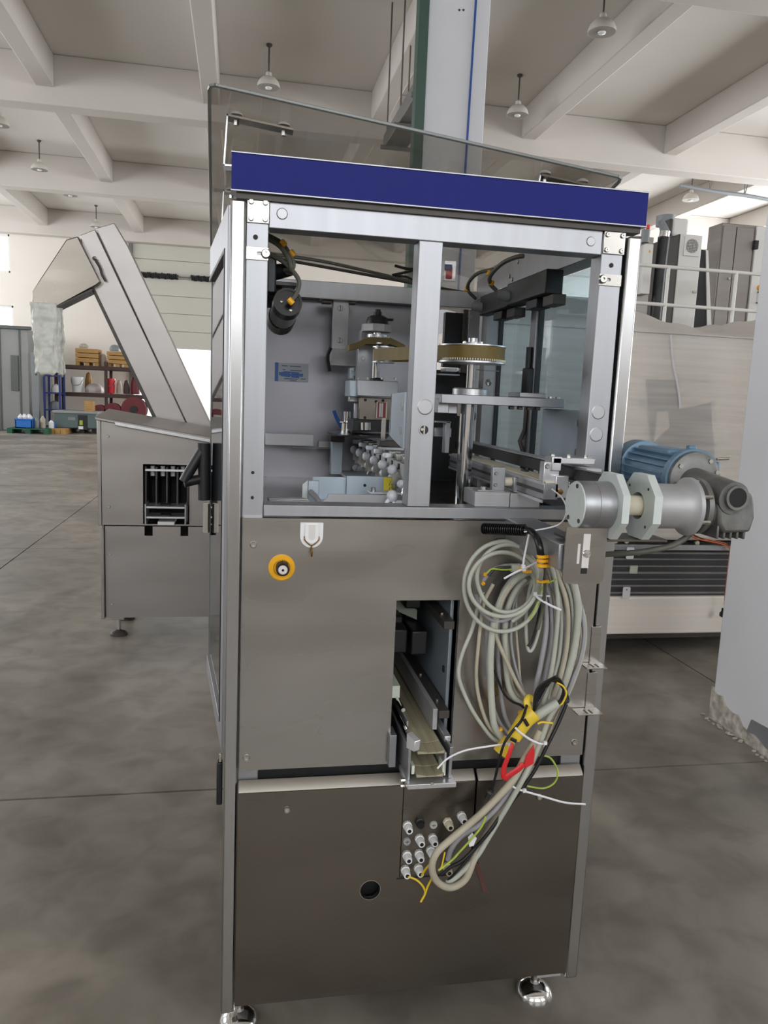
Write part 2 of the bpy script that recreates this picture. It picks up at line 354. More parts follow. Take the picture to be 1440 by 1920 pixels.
# long walls: solid below, a row of tall windows
def long_wall(name, x, sgn):
    hs = [(y-2.1, y+2.1, 2.6, 6.0) for y in [-2.2]+WIN_Y]
    w0 = plate(name, 'wall', [(YW0, 0), (YW1, 0), (YW1, ZC), (YW0, ZC)], [[(a, c), (b, c), (b, d), (a, d)] for a, b, c, d in hs], x, .25, None, 'YZ', kind='structure')
    for a, b, c, d in hs:
        m = MB()
        for q in (a, (2*a+b)/3, (a+2*b)/3, b-.06): m.box(x+.09, x+.15, q, q+.06, c, d)
        for q in (c, (c+d)/2, d-.06): m.box(x+.09, x+.15, a, b, q, q+.06)
        f = obj('window_frame', m, 'cabinet_white', w0); box('pane', 'window_glass', x+.115, x+.12, a, b, c, d, f, 0)
long_wall('wall_left', XW0-.25, -1); long_wall('wall_right', XW1, 1)
fh = [(x-2.1, x+2.1, 2.6, 6.0) for x in FRONT_X]  # windows added in the unseen front wall to go with the front lights
wfr = plate('wall_front', 'wall', [(XW0, 0), (XW1, 0), (XW1, ZC), (XW0, ZC)], [[(a, c), (b, c), (b, d), (a, d)] for a, b, c, d in fh], YW0-.25, .25, None, kind='structure')
for a, b, c, d in fh:
    m = MB()
    for q in (a, (2*a+b)/3, (a+2*b)/3, b-.06): m.box(q, q+.06, YW0-.16, YW0-.1, c, d)
    for q in (c, (c+d)/2, d-.06): m.box(a, b, YW0-.16, YW0-.1, q, q+.06)
    f = obj('window_frame', m, 'cabinet_white', wfr); box('pane', 'window_glass', a, b, YW0-.135, YW0-.13, c, d, f, 0)
box('trim_1', 'duct', XW1-.35, XW1-.02, 9, YW1-.2, 5.55, 5.68, bev=.01, kind='structure')        # ledge along the right wall
# columns
def column(name, x0, x1, y0, y1, label):
    t = thing(name, ((x0+x1)/2, (y0+y1)/2, 0), label, 'column', kind='structure')
    box('shaft', 'column', x0, x1, y0, y1, 0, 6.33, t, .012); return t
c1 = column('column', 2.30, 3.0, 1.02, 1.62, 'white square concrete column at the right edge with a broken base corner')
plate('skirting', 'skirt', [(1.0, 0), (1.36, 0), (1.32, .12), (1.0, .14)], [], 2.294, .006, c1, 'YZ')
random.seed(3)
pe = [(1.625, 0), (1.10, 0), (1.06, .03)]
for k in range(13): t = k/12; pe.append((1.12+.505*t, .03+.12*t**1.3+random.uniform(-.016, .016)))
plate('broken_plaster', 'plaster_broken', [(a, b) for a, b in pe], [], 2.292, .010, c1, 'YZ', label='crumbling plaster at the foot of the column')
chips = MB()
for i in range(22):
    y = random.uniform(1.08, 1.66); r = random.uniform(.006, .016); chips.lathe([(0, 0), (r, r*.1), (r*.7, r*.5), (0, r*.6)], (2.285-random.uniform(0, .02), y, 0), (random.uniform(-.3, .3), random.uniform(-.3, .3), 1), 6)
obj('plaster_crumbs', chips, 'plaster_broken', c1, kind='stuff')
obj('mark', MB().box(2.296, 2.3, 1.35, 1.39, 1.52, 1.54), 'ink', c1)
c2 = column('column', 1.93, 2.64, 7.25, 7.77, 'white square concrete column behind the roof guard with green pipe')
box('pipe_cover', 'pipe_green', 1.83, 1.94, 7.18, 7.36, 0, 6.33, c2, .01)
obj('blue_cable', MB().tube([(2.47, 7.235, 6.3), (2.45, 7.235, 4), (2.44, 7.235, 1)], .012, 8), 'blue_tube', c2)
for px in (861, 869): p = PY(px, 19, 7.25); obj('anchor_hole', MB().cyl((p.x, 7.245, p.z), (p.x, 7.252, p.z), .012, n=10), 'ink', c2)
# hanging cable duct
dt = thing('cable_duct', (1.85, 14, 5.0), 'grey metal cable duct hung under the ceiling left of the green pipe', 'cable duct')
X = 2.24
box('tray', 'duct', X-.17, X+.17, 7.85, 10.6, 5.2, 5.4, dt, .01)
for y in (8.3, 9.4, 10.4):
    for s in (-.15, .15): obj('hanger_rod', MB().cyl((X+s, y, 5.3), (X+s, y, ZC), .012, n=6), 'rod', dt)
    box('cross_bar', 'duct', X-.24, X+.24, y-.03, y+.03, 5.15, 5.2, dt, .004)
# pendant lamps
LAMP = {}
def lampmesh(nm, mb, m): me = mesh_of(mb, nm); me.materials.append(MATS[m]); LAMP[nm] = me
lampmesh('rod', MB().cyl((0, 0, .2), (0, 0, .66), .014, n=8), 'rod')
lampmesh('ceiling_cap', MB().lathe([(.05, .67), (.05, .645), (.02, .62)], n=12), 'rod')
lampmesh('shade', MB().lathe([(.19, 0), (.185, .045), (.16, .1), (.11, .15), (.05, .175), (.045, .23), (.018, .25), (.0, .25), (.0, .22), (.03, .17), (.1, .14), (.15, .09), (.18, .04), (.183, 0)], n=28), 'lamp_shade')
lampmesh('bulb', MB().lathe([(0, -.03), (.05, -.015), (.065, .03), (.05, .075), (.035, .1), (.035, .16), (0, .16)], n=16), 'lamp_bulb')
lamps = [(505, 83, ZC, 'white bell lamp above the tilted clear roof guard, left of the column'), (975, 140, ZC, 'white bell lamp hanging just right of the white column'),
         (73, 263, ZC, 'white bell lamp hanging at the far left between two girders'), (180, 385, ZC, 'small far white bell lamp above the inclined conveyor head'),
         (1300, 321, ZC, 'white bell lamp above the cabinets on the platform'), (-3, 168, ZC, 'white bell lamp cut by the left edge of the view')]
pos = [(PZ(a, b, c), l) for a, b, c, l in lamps]
q = PY(1130, 40, 9.0); pos.append((Vector((q.x, q.y, ZC)), 'large near white bell lamp at the top right of the view'))
q = PY(132, 372, 21.5); pos.append((Vector((q.x, q.y, ZC)), 'white bell lamp half hidden behind the second girder'))
for p, l in pos:
    t = thing('pendant_lamp', (p.x, p.y, ZC-.67), l, 'lamp', 'white bell pendant lamps under the ceiling')
    for nm in ('rod', 'ceiling_cap', 'shade', 'bulb'): inst(LAMP[nm], nm, (p.x, p.y, ZC-.67), t)
# conduit by the right hand lamp
cn = thing('conduit_pipe', PY(1340, 358, 15), 'thin grey conduit pipe hung in the air near the right wall', 'pipe')
obj('pipe', MB().tube([PY(1275, 347, 15), PY(1340, 359, 15), PY(1395, 366, 15), PY(1450, 376, 15)], .045, 8), 'grey_plastic', cn)
for px in (1330, 1395):
    a = PY(px, 352+(px-1275)*.14, 15)
    obj('hanger', MB().tube([(a.x, 15, a.z), (a.x-.03, 15, ZC)], .012, 6, smooth=False).tube([(a.x, 15, a.z), (a.x+.2, 15, ZC)], .012, 6, smooth=False), 'grey_plastic', cn)
# ================================================================ FAR LEFT: partition, rack, pallets
pt = thing('partition_cabin', (-8.6, 23.9, 0), 'grey metal partition cabin with a narrow window at the far left', 'partition')
a, b = PY(-40, 620, 23.5), PY(53, 640, 23.5)
box('wall', 'partition', a.x, b.x, 23.5, 26.5, 0, 3.02, pt, .02)
for px in (1, 38): p = PY(px, 700, 23.5); box('seam', 'partition_dark', p.x-.02, p.x+.02, 23.47, 23.5, 0, 3.0, pt, 0)
p, q = PY(20, 666, 23.5), PY(36, 733, 23.5); box('window_slit', 'partition_dark', p.x, q.x, 23.46, 23.5, q.z, p.z, pt, .01)
box('roof_edge', 'partition_dark', a.x, b.x+.1, 23.4, 23.55, 3.0, 3.1, pt, .02)
p = PY(55, 700, 23.4); box('blue_post', 'cart_blue', a.x+.2, a.x+.42, 23.3, 23.48, 0, 2.0, pt, .02)
box('grey_post', 'grey_plastic', PY(60, 740, 23.3).x, PY(73, 740, 23.3).x, 23.3, 23.45, 0, 2.35, pt, .01)
rk = thing('storage_rack', (-4, 25.3, 0), 'brown pallet rack with two shelves against the back wall', 'rack')
RX0, RX1 = PY(108, 700, 25).x, PY(292, 700, 25).x
zA, zB = PY(190, 687, 25).z, PY(190, 738, 25).z
for x in (RX0, (RX0+RX1)/2, RX1):
    for y in (24.8, 25.8): box('upright', 'rack_brown', x-.05, x+.05, y-.05, y+.05, 0, zA+.15, rk, .005)
for z in (zA, zB):
    box('shelf_beam', 'rack_brown', RX0, RX1, 24.72, 24.8, z-.12, z, rk, .005); box('shelf_beam', 'rack_brown', RX0, RX1, 25.8, 25.88, z-.12, z, rk, .005)
    for i in range(9): x = RX0+(RX1-RX0)*(i+.5)/9; box('shelf_board', 'rack_brown', x-.13, x+.13, 24.8, 25.8, z-.03, z, rk, .004)
def crate(px0, px1, py0, zb, y, label, m='crate_wood', extra=True):
    a, b = PY(px0, py0, y), PY(px1, py0, y); t = thing('wooden_crate', ((a.x+b.x)/2, y+.4, zb), label, 'crate', 'wooden crates on the rack')
    h = a.z-zb; n = 3
    for i in range(n): box('plank', m, a.x, b.x, y, y+.8, zb+.1+(h-.1)*i/n+.01, zb+.1+(h-.1)*(i+1)/n-.01, t, .004)
    for x in (a.x, (a.x+b.x)/2-.06, b.x-.12): box('foot', m, x, x+.12, y+.02, y+.78, zb, zb+.1, t, .004)
crate(141, 184, 652, zA, 24.9, 'plain wooden crate left on top of the rack'); crate(200, 240, 658, zA, 24.9, 'wooden crate right on top of the rack beside the conveyor')
def lump(name, px0, px1, py0, zb, y, m, label, cat, group=None, n=9):
    a, b = PY(px0, py0, y), PY(px1, py0, y); h = a.z-zb; r = (b.x-a.x)/2
    mb = MB().lathe([(r*.92, 0), (r, h*.25), (r*.9, h*.6), (r*.55, h*.92), (0, h)], ((a.x+b.x)/2, y+r, zb), n=n); return obj(name, mb, m, None, 0, label, cat, group)
lump('plastic_sack', 146, 164, 643, PY(160, 652, 24.9).z, 25.0, 'cable_beige', 'beige plastic sack lying on the left wooden crate', 'sack')
lump('plastic_sack', 186, 199, 662, zA, 25.2, 'paper', 'pale plastic sack between the two wooden crates', 'sack'); lump('plastic_sack', 203, 224, 645, PY(220, 658, 24.9).z, 25.0, 'grey_plastic', 'grey plastic sack lying on the right wooden crate', 'sack')
def bucket(px0, px1, py0, zb, y, m, label):
    a, b = PY(px0, py0, y), PY(px1, py0, y); r = (b.x-a.x)/2; h = a.z-zb; c = ((a.x+b.x)/2, y+r, zb); t = thing('bucket', c, label, 'bucket')
    obj('body', MB().lathe([(r*.8, 0), (r*.97, h*.9), (r, h*.9), (r, h), (r*.9, h), (r*.75, .03), (0, .03)], c, n=20), m, t)
    obj('handle', MB().tube([(c[0]-r, c[1]-.02, zb+h*.85), (c[0]-r*.6, c[1]-r, zb+h*.5), (c[0]+r*.6, c[1]-r, zb+h*.5), (c[0]+r, c[1]-.02, zb+h*.85)], .012, 6), 'bolt', t)
bucket(131, 154, 706, zB+.02, 24.85, 'white_plastic', 'white plastic bucket on the lower rack shelf'); bucket(194, 215, 709, zB+.02, 24.85, 'bucket_red', 'bright red bucket on the lower rack shelf')
for k, (x0, x1, y0, m, l) in enumerate(((155, 192, 718, 'paper', 'bundle of clear plastic film between the two buckets'), (217, 228, 712, 'cable_beige', 'grey sack right of the red bucket'), (230, 242, 712, 'rack_brown', 'brown sack on the lower shelf near the conveyor'), (243, 262, 703, 'maroon', 'dark red sack at the right end of the lower shelf'), (157, 172, 697, 'crate_wood', 'cardboard coloured sack behind the white bucket'))):
    lump('sack', x0, x1, y0, zB+.02, 25.05 if k < 4 else 25.62, m, l, 'sack')
def roller(px, py, r, m, l):
    p = PY(px, py, 24.6); t = thing('hose_reel', (p.x, 24.9, p.z-r), l, 'reel', 'dark red reels under the rack')
    obj('drum', MB().lathe([(r*.3, -.2), (r, -.2), (r, -.17), (r*.7, -.15), (r*.7, .15), (r, .17), (r, .2), (r*.3, .2), (r*.3, -.2)], (p.x, 24.9, p.z), (0, 1, 0), 22), m, t)
    obj('hub', MB().cyl((p.x, 24.66, p.z), (p.x, 24.72, p.z), r*.3, n=14), 'black', t)
for px, py, r, l in ((184, 772, .22, 'small dark red reel at the left under the rack'), (210, 771, .26, 'dark red reel in the middle under the rack'), (250, 768, .4, 'largest dark red reel beside the inclined conveyor')): roller(px, py, r, 'maroon', l)
ct = thing('wire_cart', (-5.9, 23.9, 0), 'blue wire frame trolley behind the hanging plastic bag', 'cart')
x0, x1 = PY(83, 720, 23.9).x, PY(112, 720, 23.9).x; zt = PY(90, 702, 23.9).z
for x in (x0, x1):
    for y in (23.9, 24.5): box('post', 'cart_blue', x-.03, x+.03, y-.03, y+.03, 0, zt, ct, 0)
for z in (.15, zt*.38, zt*.68, zt-.03):
    for y in (23.9, 24.5): box('bar', 'cart_blue', x0, x1, y-.02, y+.02, z-.02, z+.02, ct, 0)
    box('tray', 'cart_blue', x0, x1, 23.9, 24.5, z-.03, z-.02, ct, 0)
for k, (z, r, m, l) in enumerate(((zt*.38, .17, 'grey_plastic', 'grey bundle on the lower tray of the blue trolley'), (zt*.68, .15, 'paper', 'pale bundle on the upper tray of the blue trolley'))):
    obj('bundle', MB().lathe([(r*.9, 0), (r, .1), (r*.7, .25), (0, .3)], ((x0+x1)/2+.05*k, 24.2, z-.02), n=10), m, None, 0, l, 'bundle')
def pallet(px0, px1, py, m, label, zt=.15, depth=1.0):
    a, b = PZ(px0, py, 0), PZ(px1, py, 0); y = min(a.y, b.y); a, b = PY(px0, py, y), PY(px1, py, y); t = thing('pallet', ((a.x+b.x)/2, y+depth/2, 0), label, 'pallet')
    for i in range(6): box('deck_board', m, a.x, b.x, y+depth*i/6+.01, y+depth*(i+1)/6-.02, zt-.03, zt, t, 0)
    for i in range(3): x = a.x+(b.x-a.x-.14)*i/2; box('block', m, x, x+.14, y, y+depth, 0, zt-.03, t, 0)
    return a.x, b.x, y
a = pallet(13, 91, 812, 'pallet_green', 'green plastic pallet on the floor carrying a blue crate')
pallet(93, 123, 813, 'crate_wood', 'small bare wooden pallet between the green pallet and the tank'); pallet(126, 181, 811, 'rack_brown', 'dark wooden pallet under the square tank')
cb = thing('blue_crate', ((a[0]+a[1])/2, a[2]+.4, .15), 'blue plastic crate filled with white parts on the green pallet', 'crate')
x0, x1 = PY(28, 790, a[2]+.1).x, PY(60, 790, a[2]+.1).x; yy = a[2]+.1
m = MB().box(x0, x1, yy, yy+.03, .15, .42).box(x0, x1, yy+.5, yy+.53, .15, .42).box(x0, x0+.03, yy, yy+.53, .15, .42).box(x1-.03, x1, yy, yy+.53, .15, .42).box(x0, x1, yy, yy+.53, .15, .18).box(x0-.02, x1+.02, yy-.02, yy, .38, .42)
obj('body', m, 'crate_blue', cb, .005)
for i in range(5): obj('white_part', MB().lathe([(.06, 0), (.08, .1), (0, .2)], (x0+.1+i*(x1-x0-.2)/4, yy+.2+.1*(i % 2), .36), n=8), 'white_plastic', cb)
for k, (p0, p1, py, m, l) in enumerate(((62, 72, 783, 'grey_plastic', 'grey canister on the green pallet beside the crate'), (74, 84, 780, 'cable_beige', 'beige canister on the green pallet'), (90, 100, 788, 'white_plastic', 'white canister on the small wooden pallet'), (95, 103, 790, 'crate_blue', 'small blue tub on the small wooden pallet'))):
    y = 22.4+.1*k; p, q = PY(p0, py, y), PY(p1, py, y); r = (q.x-p.x)/2; h = p.z-.15
    obj('canister', MB().lathe([(r*.9, 0), (r, .02), (r, h*.75), (r*.5, h*.9), (r*.4, h), (0, h)], ((p.x+q.x)/2, y+r, .15), n=14), m, None, 0, l, 'canister')
tk = thing('storage_tank', (-4.7, 23.6, .15), 'square grey green container with a printed label on the dark pallet', 'container')
x0, x1 = PY(101, 790, 23.0).x, PY(181, 790, 23.0).x; zt = PY(140, 772, 23.0).z
box('tank', 'tank_green', x0, x1, 23.0, 24.1, .15, zt, tk, .03)
box('rim', 'partition', x0-.03, x1+.03, 22.96, 24.14, zt-.05, zt+.02, tk, .01)
p, q = PY(146, 778, 22.99), PY(164, 806, 22.99); box('label', 'black', p.x, q.x, 22.985, 23.0, q.z, p.z, tk, 0)
p, q = PY(149, 788, 22.98), PY(155, 797, 22.98); box('print', 'wire_green', p.x, q.x, 22.98, 22.985, q.z, p.z, tk, 0)
p, q = PY(147, 799, 22.98), PY(156, 805, 22.98); box('print', 'white_plastic', p.x, q.x, 22.98, 22.985, q.z, p.z, tk, 0)
p, q = PY(127, 782, 22.99), PY(141, 788, 22.99); box('sticker', 'grey_plastic', p.x, q.x, 22.985, 23.0, q.z, p.z, tk, 0)
cp = thing('carton', (-4.5, 23.4, zt+.02), 'brown carton standing on the square container', 'box')
p, q = PY(158, 752, 23.2), PY(174, 764, 23.2); box('body', 'crate_wood', p.x, q.x, 23.2, 23.6, zt+.02, p.z, cp, .005); box('flap', 'crate_wood', p.x-.05, p.x, 23.2, 23.6, p.z-.02, p.z, cp, 0)
# ================================================================ LEFT MACHINE (feeder) AND ITS INCLINED CONVEYOR
fd = thing('feeder_cabinet', (-.4, 3.4, 0), 'stainless feeder cabinet with sloping lid standing left of the main machine', 'machine')
FY = 3.05; X0, X1 = -.79, .12
zt = lambda x: 1.292-(x+.79)*.155
cut = (-.56, -.294, .69, 1.048)
plate('front_panel', 'steel_left', [(X0, .684), (X1, .684), (X1, zt(X1)), (X0, zt(X0))], [[(cut[0], cut[2]+.002), (cut[1], cut[2]+.002), (cut[1], cut[3]), (cut[0], cut[3])]], FY, .012, fd)
b0 = .122
plate('lower_panel', 'steel_left', [(X0+.015, b0), (X1, b0), (X1, .678), (-.30, .678), (-.30, .622), (-.345, .622), (-.345, .678), (-.505, .678), (-.505, .622), (-.552, .622), (-.552, .678), (X0+.015, .678)], [], FY-.004, .012, fd)
box('corner_trim', 'steel_left', X0-.022, X0-.002, FY-.004, FY+.03, .68, 1.3, fd, .003)
box('corner_trim', 'steel_left', X0-.006, X0+.012, FY-.03, FY+.03, .12, .665, fd, .003)
obj('lid', MB().hexa([(X0-.03, FY-.02, zt(X0)+.004), (X1, FY-.02, zt(X1)+.004), (X1, FY+.46, zt(X1)+.04), (X0-.03, FY+.46, zt(X0)+.04)], [(X0-.03, FY-.02, zt(X0)+.022), (X1, FY-.02, zt(X1)+.022), (X1, FY+.46, zt(X1)+.058), (X0-.03, FY+.46, zt(X0)+.058)]), 'steel_left', fd, .004)
obj('lid_rim', MB().hexa([(X0+.08, FY-.035, zt(X0+.08)-.01), (X1, FY-.035, zt(X1)-.01), (X1, FY-.02, zt(X1)-.01), (X0+.08, FY-.02, zt(X0+.08)-.01)], [(X0+.08, FY-.035, zt(X0+.08)+.012), (X1, FY-.035, zt(X1)+.012), (X1, FY-.02, zt(X1)+.012), (X0+.08, FY-.02, zt(X0+.08)+.012)]), 'alu_bright', fd, .003)
m = MB().prism([(X0, FY+.45, b0), (X1, FY+.45, b0), (X1, FY+.45, zt(X1)), (X0, FY+.45, zt(X0))], (0, .012, 0)).prism([(X0-.004, FY+.012, b0), (X0-.004, FY+.45, b0), (X0-.004, FY+.45, zt(X0)), (X0-.004, FY+.012, zt(X0))], (.01, 0, 0)).box(X0, X1, FY+.012, FY+.45, b0, b0+.012)
obj('body', m, 'steel_dull', fd)
for px, py in ((202, 818), (204, 950), (206, 1039), (210, 1133)): screw(PY(px, py, FY-.004), .008, fd)
for i in range(5): x = cut[0]+.012+(cut[1]-cut[0]-.024)*i/4; box('lane_divider', 'gasket', x-.005, x+.005, FY+.03, FY+.3, .80, 1.03, fd, .001)
for i in range(4): x = cut[0]+.045+(cut[1]-cut[0]-.09)*i/3; obj('lane_roller', MB().cyl((x, FY+.1, .97), (x, FY+.1, 1.03), .014, n=12), 'white_roller', fd)
box('cross_bar', 'white_plastic', cut[0]+.01, cut[1]-.01, FY+.02, FY+.035, 1.005, 1.018, fd, .002)
for z in (.795, .735): 
    box('guide_plate', 'alu_bright', cut[0]+.025, cut[1]-.02, FY-.06, FY+.1, z, z+.012, fd, .002)
    box('guide_block', 'black', -.46, -.40, FY-.05, FY+.02, z+.012, z+.022, fd, .002)
for x in (cut[0]+.02, cut[1]-.02): box('guide_side', 'alu', x-.004, x+.004, FY-.06, FY+.1, .70, .82, fd, .001)
box('chute_floor', 'white_plastic', -.475, -.38, FY-.02, FY+.2, .69, .71, fd, .002)
box('inner_back', 'black_dark', cut[0]-.02, cut[1]+.02, FY+.31, FY+.32, .6, 1.1, fd, 0)
for x, y in ((-.71, FY+.05), (0.02, FY+.05), (-.71, FY+.39), (.02, FY+.39)):
    f = obj('levelling_foot', MB().lathe([(.052, 0), (.052, .01), (.04, .024), (.015, .032), (.012, .034)], (x, y, 0), n=20), 'gasket', fd)
    obj('stem', MB().cyl((x, y, .03), (x, y, .1), .012, n=12), 'bolt', f); box('mount', 'steel_left', x-.035, x+.035, y-.03, y+.03, .1, .123, f, .002)
ic = thing('inclined_conveyor', (-.3, 3.7, 0), 'tall stainless inclined conveyor with a hooded head behind the feeder cabinet', 'conveyor')
EY = 3.55
def pq(px, py, y=EY): return tuple(PY(px, py, y))
obj('side_plate', MB().prism([pq(150, 441), pq(178, 430), pq(352, 800), pq(300, 800), pq(173, 545)], (0, .12, 0)), 'steel_left', ic, .004)
obj('cover_plate', MB().prism([pq(180, 428), pq(214, 418), pq(240, 462), pq(398, 802), pq(354, 802)], (0, .13, 0)), 'steel_left', ic, .004)
obj('edge_strip', MB().prism([pq(171, 541, EY-.01), pq(177, 541, EY-.01), pq(304, 806, EY-.01), pq(297, 806, EY-.01)], (0, .05, 0)), 'gasket', ic, .002)
obj('head_hood', MB().prism([pq(60, 546, EY-.05), pq(124, 449, EY-.05), pq(146, 443, EY-.05), pq(188, 528, EY-.05), pq(182, 534, EY-.05), pq(104, 576, EY-.05), pq(60, 578, EY-.05)], (0, .14, 0)), 'steel_dull', ic, .006)
obj('outlet_lip', MB().prism([pq(106, 573, EY-.06), pq(172, 541, EY-.06), pq(174, 544, EY-.06), pq(107, 577, EY-.06)], (0, .15, 0)), 'gasket', ic, .001)
lt = obj('latch', MB().tube([pq(179, 487, EY-.02), pq(183, 494, EY-.03), pq(188, 503, EY-.02), pq(191, 514, EY-.03), pq(198, 527, EY-.02)], .008, 8), 'gasket', ic)
for px, py in ((178, 485), (183, 491)): obj('latch_knob', MB().lathe([(0, -.02), (.014, -.012), (.014, 0)], pq(px, py, EY), (0, 1, 0), 12), 'chrome', lt)
obj('rear_leg', MB().box(-.12, -.04, 4.02, 4.1, 0, 1.15).box(-.14, -.02, 3.98, 4.14, 0, .02).box(-.12, -.04, 3.66, 4.1, 1.08, 1.15), 'steel_left', ic, .003)
obj('lower_body', MB().prism([pq(300, 800), pq(398, 802), (0.05, EY, .9), (-.15, EY, .9)], (0, .13, 0)), 'steel_left', ic)
# plastic bag around the outlet
random.seed(11)
bx0, bx1 = PY(56, 640, 3.48).x, PY(110, 640, 3.48).x; bz0, bz1 = PY(80, 700, 3.48).z, PY(80, 567, 3.48).z
cxb, cyb = (bx0+bx1)/2, 3.56
import mathutils
def bagf(u, v):
    a = 2*math.pi*u; z = bz0+(bz1-bz0)*v
    k = 1+.13*mathutils.noise.noise(Vector((math.cos(a)*2.2, math.sin(a)*2.2, v*5)))+.09*mathutils.noise.noise(Vector((math.cos(a)*6, math.sin(a)*6, v*13)))
    rx = (bx1-bx0)/2*(.98-.06*math.sin(v*5)); c, s_ = math.cos(a), math.sin(a)
    e = lambda t: math.copysign(abs(t)**.6, t)
    return (cxb+rx*e(c)*k+.012*(1-v), cyb+.075*e(s_)*k, z+(.012*math.sin(a*5)+.008*math.sin(a*11) if v < .01 else 0))
obj('plastic_bag', MB().grid(72, 50, bagf), 'bag_film', None, 0, 'crumpled white plastic bag hanging from the conveyor outlet', 'bag', solid=.002)
# ================================================================ RIGHT: wrapped machine, platform, cabinets
wm = thing('wrapped_machine', (2.5, 3.1, 0), 'cream machine wrapped in clear stretch film behind the motor', 'machine')
WX0, WX1, WY = 1.32, 3.75, 2.56
box('body', 'wrapped_body', WX0, WX1, WY, 4.0, .77, 1.93, wm, .01)
box('base', 'wrapped_body', WX0, WX1, WY, 4.0, .125, .36, wm, .01)
box('middle_glass', 'wrapped_dark', WX0, WX1, WY+.03, 3.98, .36, .70, wm, 0)
box('lower_rail', 'alu', WX0, WX1, WY-.03, WY+.02, .655, .69, wm, .004)
box('lower_rail', 'gasket', WX0, WX1, WY-.02, WY+.02, .715, .73, wm, .002); box('lower_rail', 'wrapped_body', WX0, WX1, WY-.005, WY+.02, .73, .77, wm, .002)
box('skid', 'gasket', WX0, WX1, WY+.02, 3.98, .09, .125, wm, .004)
for x in (WX0+.15, WX1-.15):
    for y in (WY+.15, 3.85): obj('foot', MB().lathe([(.06, 0), (.06, .015), (.02, .03), (.02, .09)], (x, y, 0), n=14), 'gasket', wm)
for i in range(7): z = .385+i*.041; obj('film_fold', MB().add([(WX0, WY-.006, z), (WX1, WY-.006, z-.006+.004*(i % 3)), (WX1, WY-.006, z+.006), (WX0, WY-.006, z+.01+.004*(i % 2))], [(0, 1, 2, 3)]), 'film_streak', wm)
def poly(name, m, pts, y, th, par): return obj(name, MB().prism([tuple(PY(px, py, y)) for px, py in pts], (0, th, 0)), m, par)
dk = WY-.012
poly('inspection_window', 'wrapped_dark', [(1212, 711), (1330, 716), (1341, 875), (1300, 860), (1222, 838)], dk, .01, wm)
poly('inner_part', 'wrapped_grey', [(1235, 722), (1249, 716), (1249, 762), (1230, 760)], dk-.004, .004, wm)
poly('inner_part', 'wrapped_body', [(1274, 712), (1330, 718), (1332, 755), (1272, 768)], dk-.004, .004, wm)
poly('inner_part', 'wrapped_body', [(1233, 772), (1252, 770), (1256, 800), (1226, 830)], dk-.004, .004, wm)
poly('inner_part', 'wrapped_grey', [(1270, 775), (1318, 780), (1312, 830), (1275, 806)], dk-.004, .004, wm)
poly('inner_part', 'gasket', [(1213, 762), (1272, 767), (1272, 772), (1213, 767)], dk-.005, .004, wm)
def sheet(name, m, q, par): return obj(name, MB().add(q, [(0, 1, 2, 3)]), m, par)
sheet('wrap_front', 'wrap_film', [(WX0-.01, WY-.024, .72), (WX1+.01, WY-.024, .72), (WX1+.01, WY-.024, 1.93), (WX0-.01, WY-.024, 1.93)], wm)
sheet('wrap_side', 'wrap_film', [(WX0-.011, 4.0, .36), (WX0-.011, WY-.024, .36), (WX0-.011, WY-.024, 1.93), (WX0-.011, 4.0, 1.93)], wm)
random.seed(5)
def cover(u, v):
    x = WX0-.02+(WX1-WX0+.04)*u; y = WY-.03+1.47*v
    sag = min(1.25, abs(x-2.85)/.5); r = .05+.125*sag
    z = 1.925+r*math.sin(min(1, v*3.2)*HP)+.008*math.sin(x*9+y*5)*min(1, v*4)+.007*math.sin(x*23-y*19)*min(1, v*6)
    return (x, y, z)
obj('top_film', MB().grid(70, 30, cover), 'cover_film', wm, solid=.003)
f0 = [tuple(PY(px, py, WY-.03)) for px, py in ((1258, 628), (1262, 680), (1270, 720), (1275, 755), (1275, 766))]
obj('film_crease', MB().tube(f0, .007, 6, flat=.4), 'tie_white', wm)
for px, py in ((1181, 1037), (1174, 1111)):
    a = PY(px, py, WY-.035); plate('tag', 'tie_white', rrect(a.x-.024, a.x+.024, a.z-.035, a.z+.035, .008), [circ(a.x, a.z+.018, .005, 10)], WY-.04, .003, wm)
for px, py in ((1156, 1016), (1177, 1016), (1310, 1019)): p = PY(px, py, WY-.03); obj('knob', MB().lathe([(.006, .03), (.014, .012), (.014, 0), (0, -.012)], (p.x, WY-.02, p.z), (0, 1, 0), 12), 'shaft_cream', wm)
box('glass_clip', 'cream', 2.33, 2.37, WY-.01, WY+.03, .62, .66, wm, .003); box('glass_clip', 'cream', 2.33, 2.38, WY+.02, WY+.03, .5, .55, wm, .003)
for px, py in ((1205, 755), (1336, 758), (1216, 830), (1342, 835)): p = PY(px, py, WY-.02); box('hinge', 'alu_dull', p.x-.012, p.x+.012, WY-.02, WY-.012, p.z-.02, p.z+.02, wm, .002)
p = PY(1352, 861, WY-.03); obj('door_pin', MB().cyl((p.x-.03, WY-.03, p.z), (p.x+.05, WY-.03, p.z+.006), .008, n=10), 'bolt', wm)
def wirepx(name, pts, r, m, label, cat, y, group=None): return obj(name, MB().tube([PY(a, b, y) for a, b in pts], r, 6), m, None, 0, label, cat, group)
wirepx('orange_cord', [(1285, 1000), (1310, 1011), (1345, 1018), (1366, 1026), (1368, 1040), (1362, 1090), (1358, 1135)], .004, 'orange_wire', 'orange cord hanging down with a black tip before the wrapped machine', 'cord', WY-.07)
wirepx('orange_cord', [(1290, 1004), (1330, 1012), (1365, 1022), (1372, 1045), (1384, 1062)], .003, 'orange_wire', 'short orange cord ending beside the column', 'cord', WY-.06)
wirepx('orange_cord', [(1296, 1001), (1340, 1020), (1364, 1022), (1395, 1024)], .004, 'rust', 'brown cord lying along the rail of the wrapped machine', 'cord', WY-.065)
